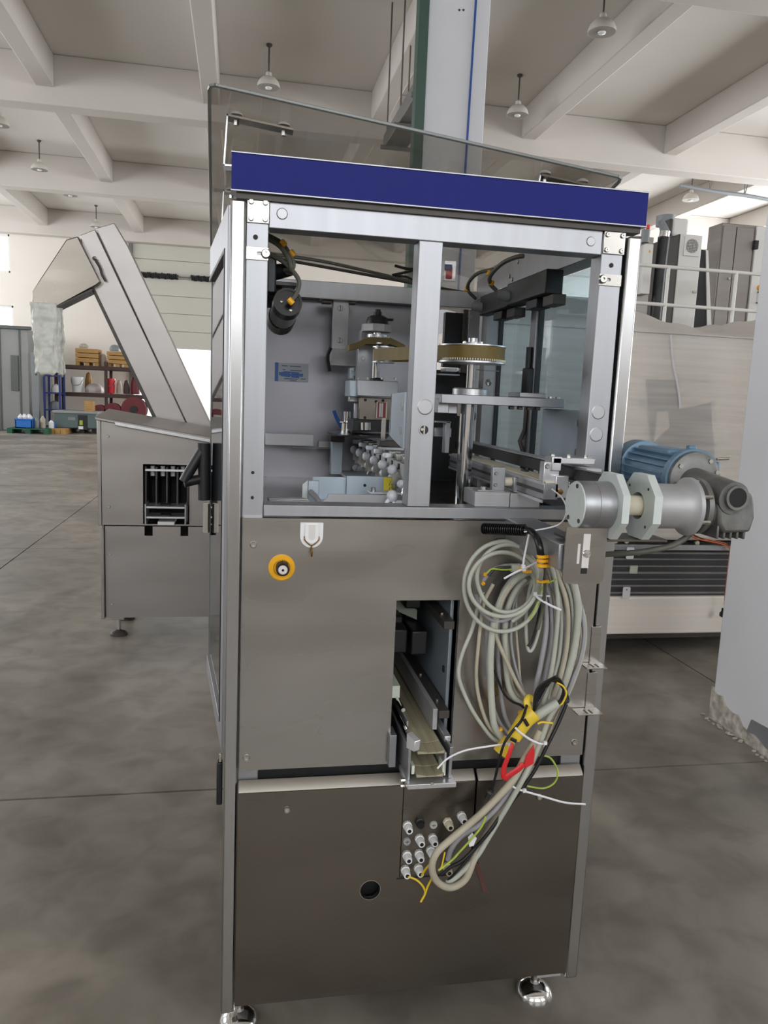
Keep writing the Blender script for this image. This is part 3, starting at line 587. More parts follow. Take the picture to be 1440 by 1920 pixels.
p = PY(1354, 1152, WY-.07); cs = thing('cord_weight', (p.x, WY-.07, p.z), 'black knob at the end of the hanging orange cord', 'knob'); obj('body', MB().lathe([(0, -.02), (.016, -.01), (.016, .01), (.007, .02), (.007, .04)], (p.x, WY-.07, p.z), n=14), 'black', cs)
# platform with railing
pf = thing('platform', (4.2, 5.5, 0), 'raised steel platform with cream tube railing behind the wrapped machine', 'platform')
box('deck', 'duct', 2.2, 8.5, 4.35, 7.0, 1.86, 1.94, pf, .01)
for x in (2.3, 5.3, 8.4):
    for y in (4.45, 6.9): box('leg', 'duct', x-.05, x+.05, y-.05, y+.05, 0, 1.86, pf, .005)
RY = 4.42
r1a, r1b = PY(1195, 494, RY), PY(1445, 518, RY); r2a, r2b = PY(1190, 566, RY), PY(1445, 587, RY)
for a, b in ((r1a, r1b), (r2a, r2b)): z = (a.z+b.z)/2; obj('rail', MB().cyl((2.2, RY, z), (8.4, RY, z), .015, n=12), 'cabinet_white', pf)
for px, py in ((1251, 530), (1378, 540)): x = PY(px, py, RY).x; obj('rail_post', MB().cyl((x, RY, 1.94), (x, RY, (r1a.z+r1b.z)/2), .015, n=12), 'cabinet_white', pf)
for x in (6.2, 8.3): obj('rail_post', MB().cyl((x, RY, 1.94), (x, RY, (r1a.z+r1b.z)/2), .015, n=12), 'cabinet_white', pf)
# control cabinet (right)
CY = 5.3
cc = thing('control_cabinet', (5, CY+.3, 1.94), 'tall double door steel control cabinet with white side on the platform', 'cabinet')
a = PY(1352, 440, CY); b = PY(1418, 412, CY); zt1 = PY(1385, 420, CY).z
box('body', 'cabinet_steel', a.x, b.x+.75, CY, CY+.22, 1.94, zt1, cc, .008)
mid = (a.x+b.x)/2-.03
for x0, x1 in ((a.x+.01, mid-.004), (mid+.004, b.x-.02)):
    d = box('door', 'cabinet_steel', x0, x1, CY-.02, CY, 1.98, zt1-.03, cc, .004)
    obj('knob', MB().cyl(((x1 if x0 < mid-.1 else x0)+(-.03 if x0 < mid-.1 else .03), CY-.035, 2.75), ((x1 if x0 < mid-.1 else x0)+(-.03 if x0 < mid-.1 else .03), CY-.02, 2.75), .012, n=10), 'bolt', d)
sd = box('side_front', 'cabinet_white', b.x, b.x+.72, CY-.03, CY, 1.96, zt1-.01, cc, .006)
p = PY(1424, 540, CY-.03); obj('switch', MB().lathe([(0, -.025), (.025, -.02), (.03, 0)], (p.x, CY-.03, p.z), (0, 1, 0), 16), 'tag_yellow', sd); 
q = PY(1420, 558, CY-.03); obj('handle', MB().tube([(q.x, CY-.03, q.z+.05), (q.x, CY-.06, q.z+.045), (q.x, CY-.06, q.z-.045), (q.x, CY-.03, q.z-.05)], .008, 8), 'gasket', sd)
p = PY(1417, 462, CY-.03); box('lock', 'black', p.x-.03, p.x+.01, CY-.06, CY-.02, p.z-.03, p.z+.05, cc, .004)
# cooling cabinet (left)
ac = thing('cooling_cabinet', (3.9, CY+.4, 1.94), 'white cabinet with a round fan grille on the platform', 'cabinet')
AY = 5.0
a, b = PY(1276, 450, AY), PY(1317, 452, AY); x0, x1, zt2 = a.x, b.x, PY(1296, 440, AY).z
box('body', 'cabinet_white', x0, x1, AY, AY+.6, 1.94, zt2, ac, .008)
box('side', 'gasket', x0-.012, x0, AY+.01, AY+.6, 1.94, zt2, ac, .003)
box('top_unit', 'cabinet_white', x0-.03, x1-.09, AY+.1, AY+.24, zt2, zt2+.16, ac, .02); box('top_side', 'gasket', x0-.06, x0-.03, AY+.1, AY+.24, zt2, zt2+.15, ac, .01)
p = PY(1296, 462, AY); gx, gz = p.x, p.z; gr = plate('grille_frame', 'cabinet_white', [(gx-.075, gz-.085), (gx+.075, gz-.085), (gx+.075, gz+.085), (gx-.075, gz+.085)], [circ(gx, gz, .062)], AY-.014, .012, ac)
obj('fan_back', MB().cyl((gx, AY-.003, gz), (gx, AY-.001, gz), .064), 'black', gr)
m = MB()
for i in range(-4, 5):
    q = math.sqrt(.062**2-(i*.0135)**2); m.box(gx+i*.0135-.0018, gx+i*.0135+.0018, AY-.012, AY-.008, gz-q, gz+q).box(gx-q, gx+q, AY-.012, AY-.008, gz+i*.0135-.0018, gz+i*.0135+.0018)
obj('grille', m, 'cabinet_white', gr)
for z in (2.55, 2.05): box('lock', 'bolt', x1-.05, x1-.01, AY-.015, AY, z, z+.02, ac, .002)
box('seam', 'gasket', x0, x1, AY-.002, AY, 2.42, 2.425, ac, 0)
bd = thing('dark_panel', (4.3, 5.4, 1.94), 'dark green cover panel leaning beside the white cooling cabinet', 'panel')
poly('board', 'black', [(1316, 468), (1324, 470), (1326, 612), (1298, 614)], 5.1, .1, bd); poly('edge', 'cabinet_white', [(1324, 468), (1328, 470), (1334, 610), (1326, 612)], 5.09, .12, bd)
hs = thing('black_hose', (3.4, 4.9, 1.94), 'thick black flexible duct rising beside the cooling cabinet', 'hose')
obj('pipe', MB().tube([PY(1228, 600, 4.9), PY(1236, 520, 4.9), PY(1245, 445, 4.9)], .052, 16), 'black', hs)
obj('collar', MB().tube([PY(1245, 446, 4.9), PY(1247, 434, 4.9)], .046, 16), 'chrome', hs); obj('funnel', MB().tube([PY(1247, 436, 4.9), PY(1243, 424, 4.9), PY(1238, 414, 4.9)], lambda t: .04-.012*t, 16), 'grey_plastic', hs)
vc = thing('vent_drum', PY(1247, 430, 5.4), 'grey round vent drum above the black hose', 'vent'); obj('drum', MB().cyl(PY(1247, 424, 5.4), PY(1248, 405, 5.4), .085, n=24), 'grey_plastic', vc); obj('stand', MB().cyl((PY(1247, 424, 5.4).x, 5.4, 1.94), PY(1247, 425, 5.4), .03, n=12), 'gasket', vc)
tb = thing('terminal_box', (3.1, 4.8, 1.94), 'narrow white switch box with warning triangle left of the black hose', 'box')
a, b = PY(1211, 457, 4.8), PY(1226, 552, 4.8); x0, x1 = a.x, PY(1226, 457, 4.8).x
box('body', 'cabinet_white', x0, x1, 4.8, 4.9, b.z, a.z, tb, .004); box('back_plate', 'cabinet_steel', x0-.08, x1+.05, 4.9, 4.96, 1.94, a.z+.08, tb, .003)
p = PY(1218, 471, 4.8); obj('warning_triangle', MB().prism([(p.x-.012, 4.797, p.z-.01), (p.x+.012, 4.797, p.z-.01), (p.x, 4.797, p.z+.012)], (0, .003, 0)), 'tag_yellow', tb)
obj('drum', MB().cyl((PY(1209, 455, 4.85).x, 4.85, PY(1209, 455, 4.85).z), (PY(1211, 431, 4.85).x, 4.85, PY(1211, 431, 4.85).z), .036, n=20), 'grey_plastic', tb)
p = PY(1215, 429, 4.82); bc = obj('beacon', MB().lathe([(.016, 0), (.016, .028), (.01, .034), (0, .034)], (p.x, 4.82, p.z), n=16), 'beacon_red', tb)
# ================================================================ MAIN MACHINE
XR = .855; YB = 1.06
M = thing('packaging_machine', (.43, .5, 0), 'tall stainless machine with glazed aluminium frame and blue header band in the centre', 'machine')
def part(name, m, x0, x1, y0, y1, z0, z1, par=None, bev=.0018, **k): return box(name, m, x0, x1, y0, y1, z0, z1, par or M, bev, **k)
# --- frame
part('corner_trim', 'trim_steel', -.031, -.001, -.006, .03, .062, 1.874, bev=.004)
part('corner_trim', 'trim_steel', .823, XR, -.006, .03, .062, 1.868, bev=.004)
part('corner_trim', 'alu', XR-.003, XR+.003, .03, .10, .062, 1.86)
for x0, x1, y0, y1 in ((0, .045, .004, .052), (.767, .818, .004, .055), (0, .045, YB-.05, YB), (.795, .85, .885, .94), (.80, .85, YB-.05, YB)):
    part('post', 'alu' if y0 < .5 else 'alu_dull', x0, x1, y0, y1, .085, 1.872 if y0 < .5 else 1.84)
part('top_rail', 'alu', .0452, .7668, .004, .055, 1.826, 1.884)
part('center_post', 'alu', .357, .409, .003, .054, 1.262, 1.826)
part('bottom_rail', 'alu', .0452, .7668, -.002, .06, 1.237, 1.262)
part('side_rail', 'alu', .79, .85, .055, YB-.05, 1.84, 1.93); part('side_rail', 'alu', 0, .045, .052, YB-.05, 1.84, 1.88)
part('side_rail', 'alu', .80, .85, .055, YB-.05, 1.235, 1.265); part('side_rail', 'alu', 0, .045, .052, YB-.05, 1.235, 1.26)
part('rear_beam', 'alu', .045, .80, YB-.06, YB-.005, 1.812, 1.868)
# header band
hb = part('header_band', 'blue_film', -.03, .858, -.012, .03, 1.891, 1.959, label='blue header band', bev=.001)
part('edge_strip', 'alu', -.031, .859, -.0135, .03, 1.959, 1.962, hb, .0005); part('edge_strip', 'alu', -.031, .859, -.0135, .03, 1.888, 1.891, hb, .0005)
part('shadow_lip', 'gasket', -.02, .85, -.004, .03, 1.876, 1.888, hb, .0005)  # dark lip under the blue band
part('header_top', 'alu', -.03, .858, .03, .2, 1.95, 1.958, hb, .001)
# corner plates, tabs, caps
def corner_plate(x0, x1, z0, z1):
    c = part('corner_plate', 'steel', x0, x1, 0, .004, z0, z1, bev=.0008)
    for x in (x0+.008, x1-.008):
        for z in (z0+.008, z1-.008): screw((x, 0, z), .0055, c)
corner_plate(.0015, .0455, 1.833, 1.881); corner_plate(.768, .819, 1.829, 1.877)
for a, b, c, d, sx in ((.001, .045, 1.762, 1.786, .04), (.765, .817, 1.762, 1.786, .772)):
    t = plate('latch_tab', 'steel', [(a, c), (b, c), (b, d), (a, d)], [rrect((.022 if sx < .5 else .776), (.036 if sx < .5 else .792), 1.771, 1.778, .003, 3)], 0, .004, M)
    screw((sx, -.001, 1.7745), .0095, t)
for x, z in ((.019, 1.806), (.792, 1.806)): obj('screw_hole', MB().cyl((x, .0025, z), (x, .005, z), .005, n=12), 'black_dark', M)
p = PY(529, 401, .004); inst(CAP, 'rail_cap', (p.x, .004, p.z), M, scl=(.0115,)*3); p = PY(1110, 453, .004); inst(CAP, 'rail_cap', (p.x-.003, .004, p.z), M, scl=(.0105,)*3)
p = PY(797, 763, .003); inst(CAP, 'dirty_cap', (p.x, .003, p.z), M, scl=(.0175, .006, .0175))
for px, py in ((1122, 773), (1118, 815)): p = PY(px, py, .004); inst(CAP, 'dirty_cap', (p.x, .004, p.z), M, scl=(.0165, .005, .0165))
p = PY(795, 806, .003); hl = obj('bore', MB().ring((p.x, .001, p.z), (p.x, .004, p.z), .0118, .0095), 'alu_dull', M); obj('bore_floor', MB().cyl((p.x, .0015, p.z), (p.x, .003, p.z), .0098), 'black', hl); part('bore_pin', 'bolt', p.x-.002, p.x+.0015, -.001, .0015, p.z-.009, p.z+.009, hl, 0); screw((p.x-.005, .0015, p.z+.001), .004, hl)
for px, py in ((474, 886), (473, 933)): p = PY(px, py, .004); obj('screw_hole', MB().cyl((p.x, .0025, p.z), (p.x, .005, p.z), .0035, n=12), 'black_dark', M)
# --- panels
cx0, cx1, cz1 = .341, .487, 1.053
up = plate('upper_panel', 'steel', [(.003, .667), (cx0, .667), (cx0, cz1), (cx1, cz1), (cx1, .667), (.815, .667), (.815, 1.2345), (.003, 1.2345)], [circ(.086, 1.128, .017)], -.010, .013, M, bev=.002)
for px, py in ((475, 1021), (462, 1421), (1077, 1392)): screw(PY(px, py, -.010), .0075, up)
part('panel_return', 'steel_dull', .003, cx0-.003, -.003, .03, .667, .672, up, 0)
for px0, py0, px1, py1 in ((1092, 1222, 1128, 1246), (1076, 1306, 1120, 1331)):
    a, b = PY(px0, py0, -.02), PY(px1, py1, -.02)
    bk = part('angle_bracket', 'steel', a.x, b.x, -.05, -.012, b.z, b.z+.003, None, .0005); part('upright', 'steel', b.x-.028, b.x-.004, -.013, -.010, b.z, b.z+.09, bk, .0005)
    for s in (-.006, .006): part('slot', 'black', (a.x+b.x)/2+s-.002, (a.x+b.x)/2+s+.002, -.045, -.025, b.z+.0031, b.z+.0035, bk, 0)
part('inner_shadow_rail', 'black_dark', .003, .818, .012, .02, .60, .70)  # black strip standing in for the shade inside the gap between panels
LZ = .6185; nx0, nx1, nz = .377, .549, .388
hx, hz = PY(694, 1669, -.022).x, PY(694, 1669, -.022).z
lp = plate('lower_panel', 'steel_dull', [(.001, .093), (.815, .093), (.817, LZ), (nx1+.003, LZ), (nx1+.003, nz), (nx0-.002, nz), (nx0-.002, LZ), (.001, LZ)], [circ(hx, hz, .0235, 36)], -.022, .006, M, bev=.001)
obj('hole_rim', MB().ring((hx, -.0225, hz), (hx, -.010, hz), .025, .0235, 36), 'steel', lp); part('hole_depth', 'black_dark', hx-.035, hx+.035, .01, .012, hz-.035, hz+.035, lp, 0)
def lip(x0, x1, par, y=-.022, z=LZ): return obj('top_lip', MB().hexa([(x0, y, z), (x1, y, z), (x1, y+.02, z+.016), (x0, y+.02, z+.016)], [(x0+.001, y+.001, z+.004), (x1-.001, y+.001, z+.004), (x1-.001, y+.022, z+.022), (x0+.001, y+.022, z+.022)]), 'lip_steel', par, .0015)
lip(.001, nx0-.002, lp); lip(nx1+.004, .817, lp)
screw(PY(538, 1518, -.022), .0075, lp); screw(PY(1011, 1494, -.022), .0075, lp)
tp = part('terminal_plate', 'steel_dull', nx0, nx1, -.019, -.014, nz-.001, LZ, None, .001); lip(nx0, nx1, tp, -.019)
part('plate_slit', 'black_dark', nx0-.008, nx1-.04, -.0225, -.019, nz-.004, nz-.001, tp, 0)
p = PY(821, 1494, -.019); obj('ring_mark', MB().ring((p.x, -.0195, p.z), (p.x, -.0185, p.z), .0072, .0055), 'gasket', tp)
def gland(px, py, kind, L=.028):
    m = {'w': 'white_plastic', 'k': 'black', 'b': 'shaft_cream', 'f': 'alu_dull'}[kind]
    if kind == 'f':
        p = PY(px, py, -.021); g = obj('blind_plug', MB().lathe([(0, -.004), (.0085, -.004), (.0095, 0)], (p.x, -.019, p.z), (0, 1, 0), 20), 'cable_grey' if py < 1560 else 'alu_dull', tp)
        part('cross_slot', 'ink', p.x-.005, p.x+.005, -.0236, -.0231, p.z-.0006, p.z+.0006, g, 0); part('cross_slot', 'ink', p.x-.0006, p.x+.0006, -.0236, -.0231, p.z-.004, p.z+.004, g, 0); return
    p = PY(px, py, -.019-L); x, z = p.x, p.z
    g = obj('cable_gland', MB().lathe([(.0105, 0), (.0105, -.008), (.0088, -.009), (.0092, -.014), (.0092, -L+.008), (.0075, -L), (.0045, -L), (.0045, -L+.006), (0, -L+.006)], (x, -.019, z), (0, 1, 0), 18), m, tp)
    obj('gland_nut', MB().cyl((x, -.0255, z), (x, -.019, z), .0118, n=6), m if m != 'white_plastic' else 'cable_grey', g)
    obj('gland_hole', MB().cyl((x, -.019-L-.0003, z), (x, -.019-L+.005, z), .0046, n=14), 'black_dark', g)
for px, py, k in ((768, 1559, 'w'), (790, 1549, 'k'), (813, 1547, 'f'), (845, 1553, 'b'), (871, 1541, 'w'), (763, 1578, 'f'), (791, 1584, 'w'), (816, 1583, 'w'), (767, 1615, 'w'), (790, 1613, 'w'), (812, 1606, 'w'), (764, 1643, 'w'), (789, 1640, 'w'), (843, 1638, 'b')): gland(px, py, k, .02 if k == 'k' else .028)
# interior of the lower cabinet: side, back and floor sheets so nothing is hollow
obj('cabinet_shell', MB().box(0, .004, .03, YB, .09, 1.23).box(.846, .85, .03, YB, .09, 1.23).box(0, .85, YB-.004, YB, .09, 1.23).box(0, .85, .0, YB, .085, .09), 'steel_dull', M)
part('deck_plate', 'steel_dull', .0, .85, .055, YB, 1.20, 1.208)
# key switch and its yellow collar
kx, kz = .086, 1.128
ks = obj('key_switch', MB().lathe([(.0285, -.010), (.0285, -.014), (.026, -.0165), (.018, -.0165), (.0165, -.014)], (kx, 0, kz), (0, 1, 0), 36), 'tag_yellow', M, label='yellow collar of a key switch')
p = PY(529, 1067, -.04)
obj('barrel', MB().lathe([(.014, -.008), (.014, -.038), (.012, -.04)], (kx+.001, 0, kz+.001), (0, 1, 0), 26), 'black', ks); obj('key_face', MB().lathe([(0, -.0425), (.0085, -.0425), (.01, -.04)], (kx+.001, 0, kz+.001), (0, 1, 0), 20), 'paper', ks)
obj('key_slot', MB().cyl((kx+.001, -.0432, kz+.001), (kx+.001, -.0424, kz+.001), .0028, n=12), 'black_dark', ks)
for i in range(7): a = math.radians(40+i*17); obj('ridge', MB().cyl((kx+.001+.0142*math.cos(a), -.036, kz+.001+.0142*math.sin(a)), (kx+.001+.0142*math.cos(a), -.014, kz+.001+.0142*math.sin(a)), .0011, n=6), 'gasket', ks)
# feet
for x, y in ((.012, .04), (.758, .03), (.05, YB-.05), (.80, YB-.05)):
    f = obj('levelling_foot', MB().lathe([(.047, 0), (.047, .004), (.044, .012), (.036, .022), (.022, .03), (.012, .033), (.011, .04)], (x, y, 0), n=32), 'chrome', M)
    obj('stem', MB().cyl((x, y, .035), (x, y, .09), .0085, n=14), 'bolt', f); part('mount_block', 'alu_dull', x-.01, x+.055, y-.03, y+.03, .066, .085, f)
# --- left glazed door, standing ajar
d0 = Vector((-.034, .006, 0)); d1 = Vector((-.088, .53, 0)); dv = (d1-d0).normalized(); dn = Vector((-dv.y, dv.x, 0))
def dprism(name, m, s0, s1, z0, z1, t0, t1, par, bev=.001):
    a, b = d0+dv*s0, d0+dv*s1; n = dn; t0 -= .018; t1 -= .018
    return obj(name, MB().hexa([(*(a+n*t0).xy, z0), (*(b+n*t0).xy, z0), (*(b+n*t1).xy, z0), (*(a+n*t1).xy, z0)][::-1], [(*(a+n*t0).xy, z1), (*(b+n*t0).xy, z1), (*(b+n*t1).xy, z1), (*(a+n*t1).xy, z1)][::-1]), m, par, bev)
Ld = (d1-d0).length; zb, ztp = .70, 1.866
dr2 = dprism('side_door', 'alu', 0, .06, zb, ztp, -.0, .02, M, .002); dr2['label'] = 'glazed door of the machine standing ajar on the left'
dprism('door_rail', 'alu', .06, Ld, ztp-.075, ztp, 0, .02, dr2); dprism('door_rail', 'alu', .06, Ld, zb, zb+.05, 0, .02, dr2)
dprism('gasket', 'black', .06, .066, zb+.05, ztp-.075, .002, .022, dr2); dprism('gasket', 'black', .066, Ld, ztp-.085, ztp-.075, .002, .022, dr2)
dprism('glass', 'pane_door', .066, Ld-.002, zb+.05, ztp-.085, .008, .014, dr2, 0)
dprism('glass_edge', 'poly_edge', Ld-.002, Ld+.003, zb+.05, ztp-.075, .004, .016, dr2, .0005)
# door handle at the free edge (a black grip with two struts)
hp = d0+dv*(Ld-.04)+dn*.02
def hh(s, t, z): q = d0+dv*(Ld+s)+dn*(.002+t); return (q.x, q.y, z)
hd = obj('door_handle', MB().tube([hh(-.03, .012, 1.20), hh(-.03, .014, 1.355), ], .017, 12, smooth=False), 'black', dr2)
obj('handle_arm', MB().tube([hh(-.03, .015, 1.34), hh(-.035, .05, 1.28), hh(-.035, .066, 1.25)], .014, 12), 'black', hd); obj('handle_arm', MB().tube([hh(-.035, .066, 1.247), hh(-.03, .02, 1.258)], .013, 12, smooth=False), 'black', hd)
obj('latch_plate', MB().tube([hh(-.03, .006, 1.11), hh(-.03, .006, 1.19)], .009, 6, smooth=False), 'bolt', hd)
lh = part('lower_handle', 'black', -.047, -.034, .03, .05, .565, .668, None, .003); part('handle_pin', 'bolt', -.042, -.036, .028, .034, .67, .69, lh, .001)
# --- right glazing
for y0, y1 in ((.06, .525), (.585, .88)):
    part('window_pane', 'pane_tint', .845, .849, y0, y1, 1.268, 1.838, None, 0)
ml = part('mullion', 'alu', .832, .856, .532, .580, 1.265, 1.84, None, .002)
for y in (.524, .580, .878): part('gasket', 'black', .838, .852, y, y+.008, 1.265, 1.84, ml, 0)
part('window_hinge_strip', 'alu_dull', .82, .85, .055, .07, 1.265, 1.84)
wl = part('window_lock', 'black', .815, .834, .528, .578, 1.52, 1.60, None, .004); obj('lock_knob', MB().cyl((.824, .553, 1.6), (.824, .553, 1.66), .009, n=12), 'black', wl)
obj('lock_bar', MB().tube([(.828, .556, 1.52), (.828, .556, 1.42), (.815, .556, 1.385), (.828, .556, 1.35), (.828, .556, 1.29)], .007, 8, smooth=False), 'gasket', wl)
part('inner_bracket_plate', 'alu_blue', .80, .806, .10, .36, 1.29, 1.486)
for z in (1.455, 1.385): part('plate_screw', 'bolt', .7985, .80, .118, .132, z-.008, z+.008, None, .0006)
# --- clear roof guard and its brackets
rf = [PY(392, 160, 0.0), PY(1168, 336, 0.0), PY(940, 561, 1.15), PY(396, 462, 1.15)]
def roofpt(u, v, dz=0): a = rf[0].lerp(rf[1], u); b = rf[3].lerp(rf[2], u); p = a.lerp(b, v); return Vector((p.x, p.y, p.z+dz))
ol = [(.0, .02), (.004, .006), (.014, 0), (.985, 0), (.996, .006), (1, .02), (1, 1), (0, 1)]
ro = obj('roof_guard', MB().prism([tuple(roofpt(u, v)) for u, v in ol], (0, 0, .006)), 'poly_roof', M, label='clear tilted polycarbonate roof guard')
for a, b in zip(ol[:6]+[ol[7]], ol[1:7]+[ol[0]]):
    p, q = roofpt(*a), roofpt(*b)
    if (p-q).length > .001: obj('roof_edge', MB().tube([p+Vector((0, 0, .003)), q+Vector((0, 0, .003))], .0042, 6, smooth=False), 'poly_edge', ro)
obj('roof_edge', MB().tube([roofpt(0, 1), roofpt(1, 1)], .0055, 8, smooth=False), 'gasket', ro)
def roof_bracket(u, v, L, du, name='roof_bracket'):
    a = roofpt(u, v, -.002); b = roofpt(u+L, v+du, -.002); n = Vector((0, .018, 0))
    t = obj(name, MB().strip([a, b], n, (0, 0, -.004)), 'steel_dull', ro)
    zf = 1.962 if v < .2 else 1.89
    obj('leg', MB().strip([a, (a.x-.006, a.y, zf)], n, (.003, 0, 0)), 'alu_bright', t); obj('foot', MB().strip([(a.x-.006, a.y, zf), (a.x+.05, a.y, zf+.001)], n, (0, 0, .003)), 'alu_bright', t)
    for k in (.14, .86):
        c = a.lerp(b, k); hexbolt((c.x, c.y, c.z-.014), .006, .01, t); obj('washer', MB().lathe([(.013, 0), (.013, .003), (.007, .007), (0, .008)], (c.x, c.y, roofpt(u, v).z+(b.z-a.z)*k+.004), n=16), 'white_plastic', t)
roof_bracket(.04, .10, .155, .0); roof_bracket(.035, .50, .155, 0); roof_bracket(.035, .86, .15, 0)
roof_bracket(.80, .06, .14, 0)
# --- left top interior: safety switch, cables, lamp cylinder
sw = part('safety_switch', 'black', .047, .068, .14, .22, 1.715, 1.80, None, .004); 
obj('switch_gland', MB().cyl((.066, .17, 1.765), (.10, .15, 1.77), .018, .014, n=16), 'black', sw); part('switch_plate', 'gasket', .05, .115, .16, .22, 1.736, 1.744, sw, .001); obj('switch_gland', MB().cyl((.062, .17, 1.712), (.075, .16, 1.708), .014, n=14), 'black', sw)
def tpx(name, pts, r, m, par=M, n=8, **k): return obj(name, MB().tube([PY(*q) if len(q) == 3 else q for q in pts], r, n), m, par, **k)
tpx('hose', [(500, 446, .12), (525, 462, .12), (541, 485, .12), (545, 503, .12), (534, 507, .14)], .0052, 'cable_dark'); tpx('hose', [(500, 440, .13), (530, 458, .13), (549, 490, .13), (547, 506, .13), (538, 512, .14)], .0052, 'cable_dark')
tpx('hose', [(505, 477, .14), (530, 490, .13), (552, 512, .12), (561, 530, .11), (556, 550, .10), (547, 563, .09)], .005, 'cable_dark')
for px, py, y in ((531, 456, .12), (548, 475, .13), (545, 565, .09)): p = PY(px, py, y); obj('ferrule', MB().lathe([(.0065, -.007), (.007, 0), (.0065, .007)], p, (.7, 0, -.7), 12), 'tag_yellow', M)
ax = (Vector(PY(524, 607, .26))-Vector(PY(540, 566, .11))).normalized(); c0 = PY(540, 566, .11)
lc = obj('camera_lamp', MB().lathe([(0, .002), (.026, .002), (.026, 0), (.0315, 0), (.032, .03), (.0295, .032), (.0295, .095), (.032, .097), (.032, .14), (0, .14)], c0, ax, 32), 'black_shiny', M); 
obj('sleeve', MB().lathe([(.0302, .034), (.0302, .094)], c0, ax, 32), 'alu_dull', lc)
for px, py in ((528, 565), (545, 581)): q = PY(px, py, .108); obj('lamp_screw', MB().lathe([(0, -.002), (.0032, -.001), (.0034, .002)], q, ax, 12), 'bolt', lc)
part('lamp_stay', 'black', .05, .085, .2, .21, 1.69, 1.75, lc, .002)
tpx('roof_cable', [(505, 476, .5), (600, 489, .8), (700, 511, 1.0), (776, 529, 1.08)], .0055, 'cable_dark')
tpx('black_cable', [(740, 498, .6), (765, 504, .6), (790, 503, .6)], .004, 'black'); tpx('black_cable', [(735, 516, .7), (770, 508, .7), (780, 500, .7)], .004, 'black'); tpx('black_cable', [(742, 517, .7), (765, 520, .75), (780, 530, .8)], .004, 'black')
# --- back panel with the maker's sticker
bp = part('back_panel', 'steel_back', .045, .60, YB-.012, YB-.006, 1.205, 1.812)
st = part('sticker', 'label_clear', .108, .222, YB-.0135, YB-.012, 1.535, 1.598, bp, 0, label='faded clear sticker with a blue valve picture')
def lab(x0, x1, z0, z1, m='label_blue', par=st, k=1): return part('print', m, .108+x0*.114, .108+x1*.114, YB-.0135-.0004*k, YB-.0135, 1.535+z0*.063, 1.535+z1*.063, par, 0)
lab(0, .1, 0, 1); lab(.12, .22, .42, .5)
obj('print', MB().prism([(.108+a*.114, YB-.0142, 1.535+b*.063) for a, b in ((.11, .36), (.2, .28), (.72, .2), (.72, .52), (.3, .56), (.2, .5))], (0, .0006, 0)), 'label_blue', st); lab(.72, .84, .3, .46)
for x0, x1, z in ((.2, .38, .84), (.44, .77, .83), (.23, .31, .63), (.45, .8, .61), (.28, .68, .16), (.45, .66, .06), (.78, .92, .18)): lab(x0, x1, z-.022, z+.022, 'ink')
for z in (.28, .45): obj('print', MB().cyl((.108+.47*.114, YB-.0148, 1.535+z*.063), (.108+.47*.114, YB-.0135, 1.535+z*.063), .0013, n=8), 'paper', st)
def qbox(name, m, px0, py0, px1, py1, y0, y1, par=None, bev=.0015, **k):
    a, b = PY(px0, py0, y0), PY(px1, py1, y0); return part(name, m, min(a.x, b.x), max(a.x, b.x), y0, y1, min(a.z, b.z), max(a.z, b.z), par, bev, **k)
# hanger bracket and side bar
hg = qbox('hanger_bracket', 'alu', 625, 560, 652, 656, .95, .97)
for px, py in ((638, 578), (637, 638)): s_ = PY(px, py, .95); inst(CAP, 'slot_screw', (s_.x, .95, s_.z), hg, scl=(.0095,)*3); part('slot', 'gasket', s_.x-.0012, s_.x+.0012, .9472, .949, s_.z-.008, s_.z+.008, hg, 0)
qbox('rear_clip', 'alu', 602, 558, 672, 565, .93, .99); qbox('rear_clip', 'gasket', 605, 563, 622, 569, .93, .97); qbox('rear_clip', 'gasket', 655, 565, 668, 570, .93, .97)
qbox('side_bar', 'alu_dull', 621, 653, 678, 688, .90, .94)
tpx('edge_guard', [(620, 652, .89), (614, 668, .89), (616, 684, .89), (618, 696, .89)], .006, 'black', n=8)
# spindle with black head, pulley and belt
SX, SY = .40, .73
bkt = qbox('spindle_bracket', 'alu', 672, 640, 700, 716, .78, .82)
qbox('spindle_bracket', 'alu', 677, 618, 690, 640, .80, .84); p = PY(681, 672, .78); inst(CAP, 'slot_screw', (p.x, .78, p.z), bkt, scl=(.007,)*3)
spn = obj('spindle', MB().cyl((SX, SY, 1.53), (SX, SY, 1.70), .0115, n=20), 'chrome', M)
def zp(py, y=SY, px=708): return PY(px, py, y).z
obj('head_nut', MB().cyl((SX, SY, zp(592)), (SX, SY, zp(580)), .009, n=8).cyl((SX, SY, zp(594)), (SX, SY, zp(585)), .013, n=8), 'gasket', spn)
obj('bearing_head', MB().lathe([(.036, zp(609)), (.036, zp(606)), (.031, zp(596)), (.02, zp(592)), (0, zp(592))], (SX, SY, 0), n=24), 'black', spn); part('grease_lug', 'black', SX+.02, SX+.048, SY-.01, SY+.01, zp(600), zp(596), spn)
obj('bearing_plate', MB().cyl((SX-.003, SY, zp(623)), (SX-.003, SY, zp(609)), .046, n=8, ph=math.pi/8), 'alu_dull', spn, .001)
obj('pulley_flange', MB().lathe([(.03, zp(637)), (.03, zp(628)), (.018, zp(627))], (SX, SY, 0), n=28), 'alu_bright', spn)
mb = MB(); mb.prism([tuple(PY(*q, SY-.045)) for q in ((655, 646), (672, 641), (690, 632), (730, 632), (760, 647), (760, 657), (732, 645), (686, 645), (674, 653), (655, 657))], (0, .07, 0)); obj('toothed_belt', mb, 'belt_olive', spn)
obj('pulley_bottom', MB().cyl((SX, SY-.01, zp(646)), (SX, SY-.01, zp(644)), .036, n=24), 'alu_bright', spn)
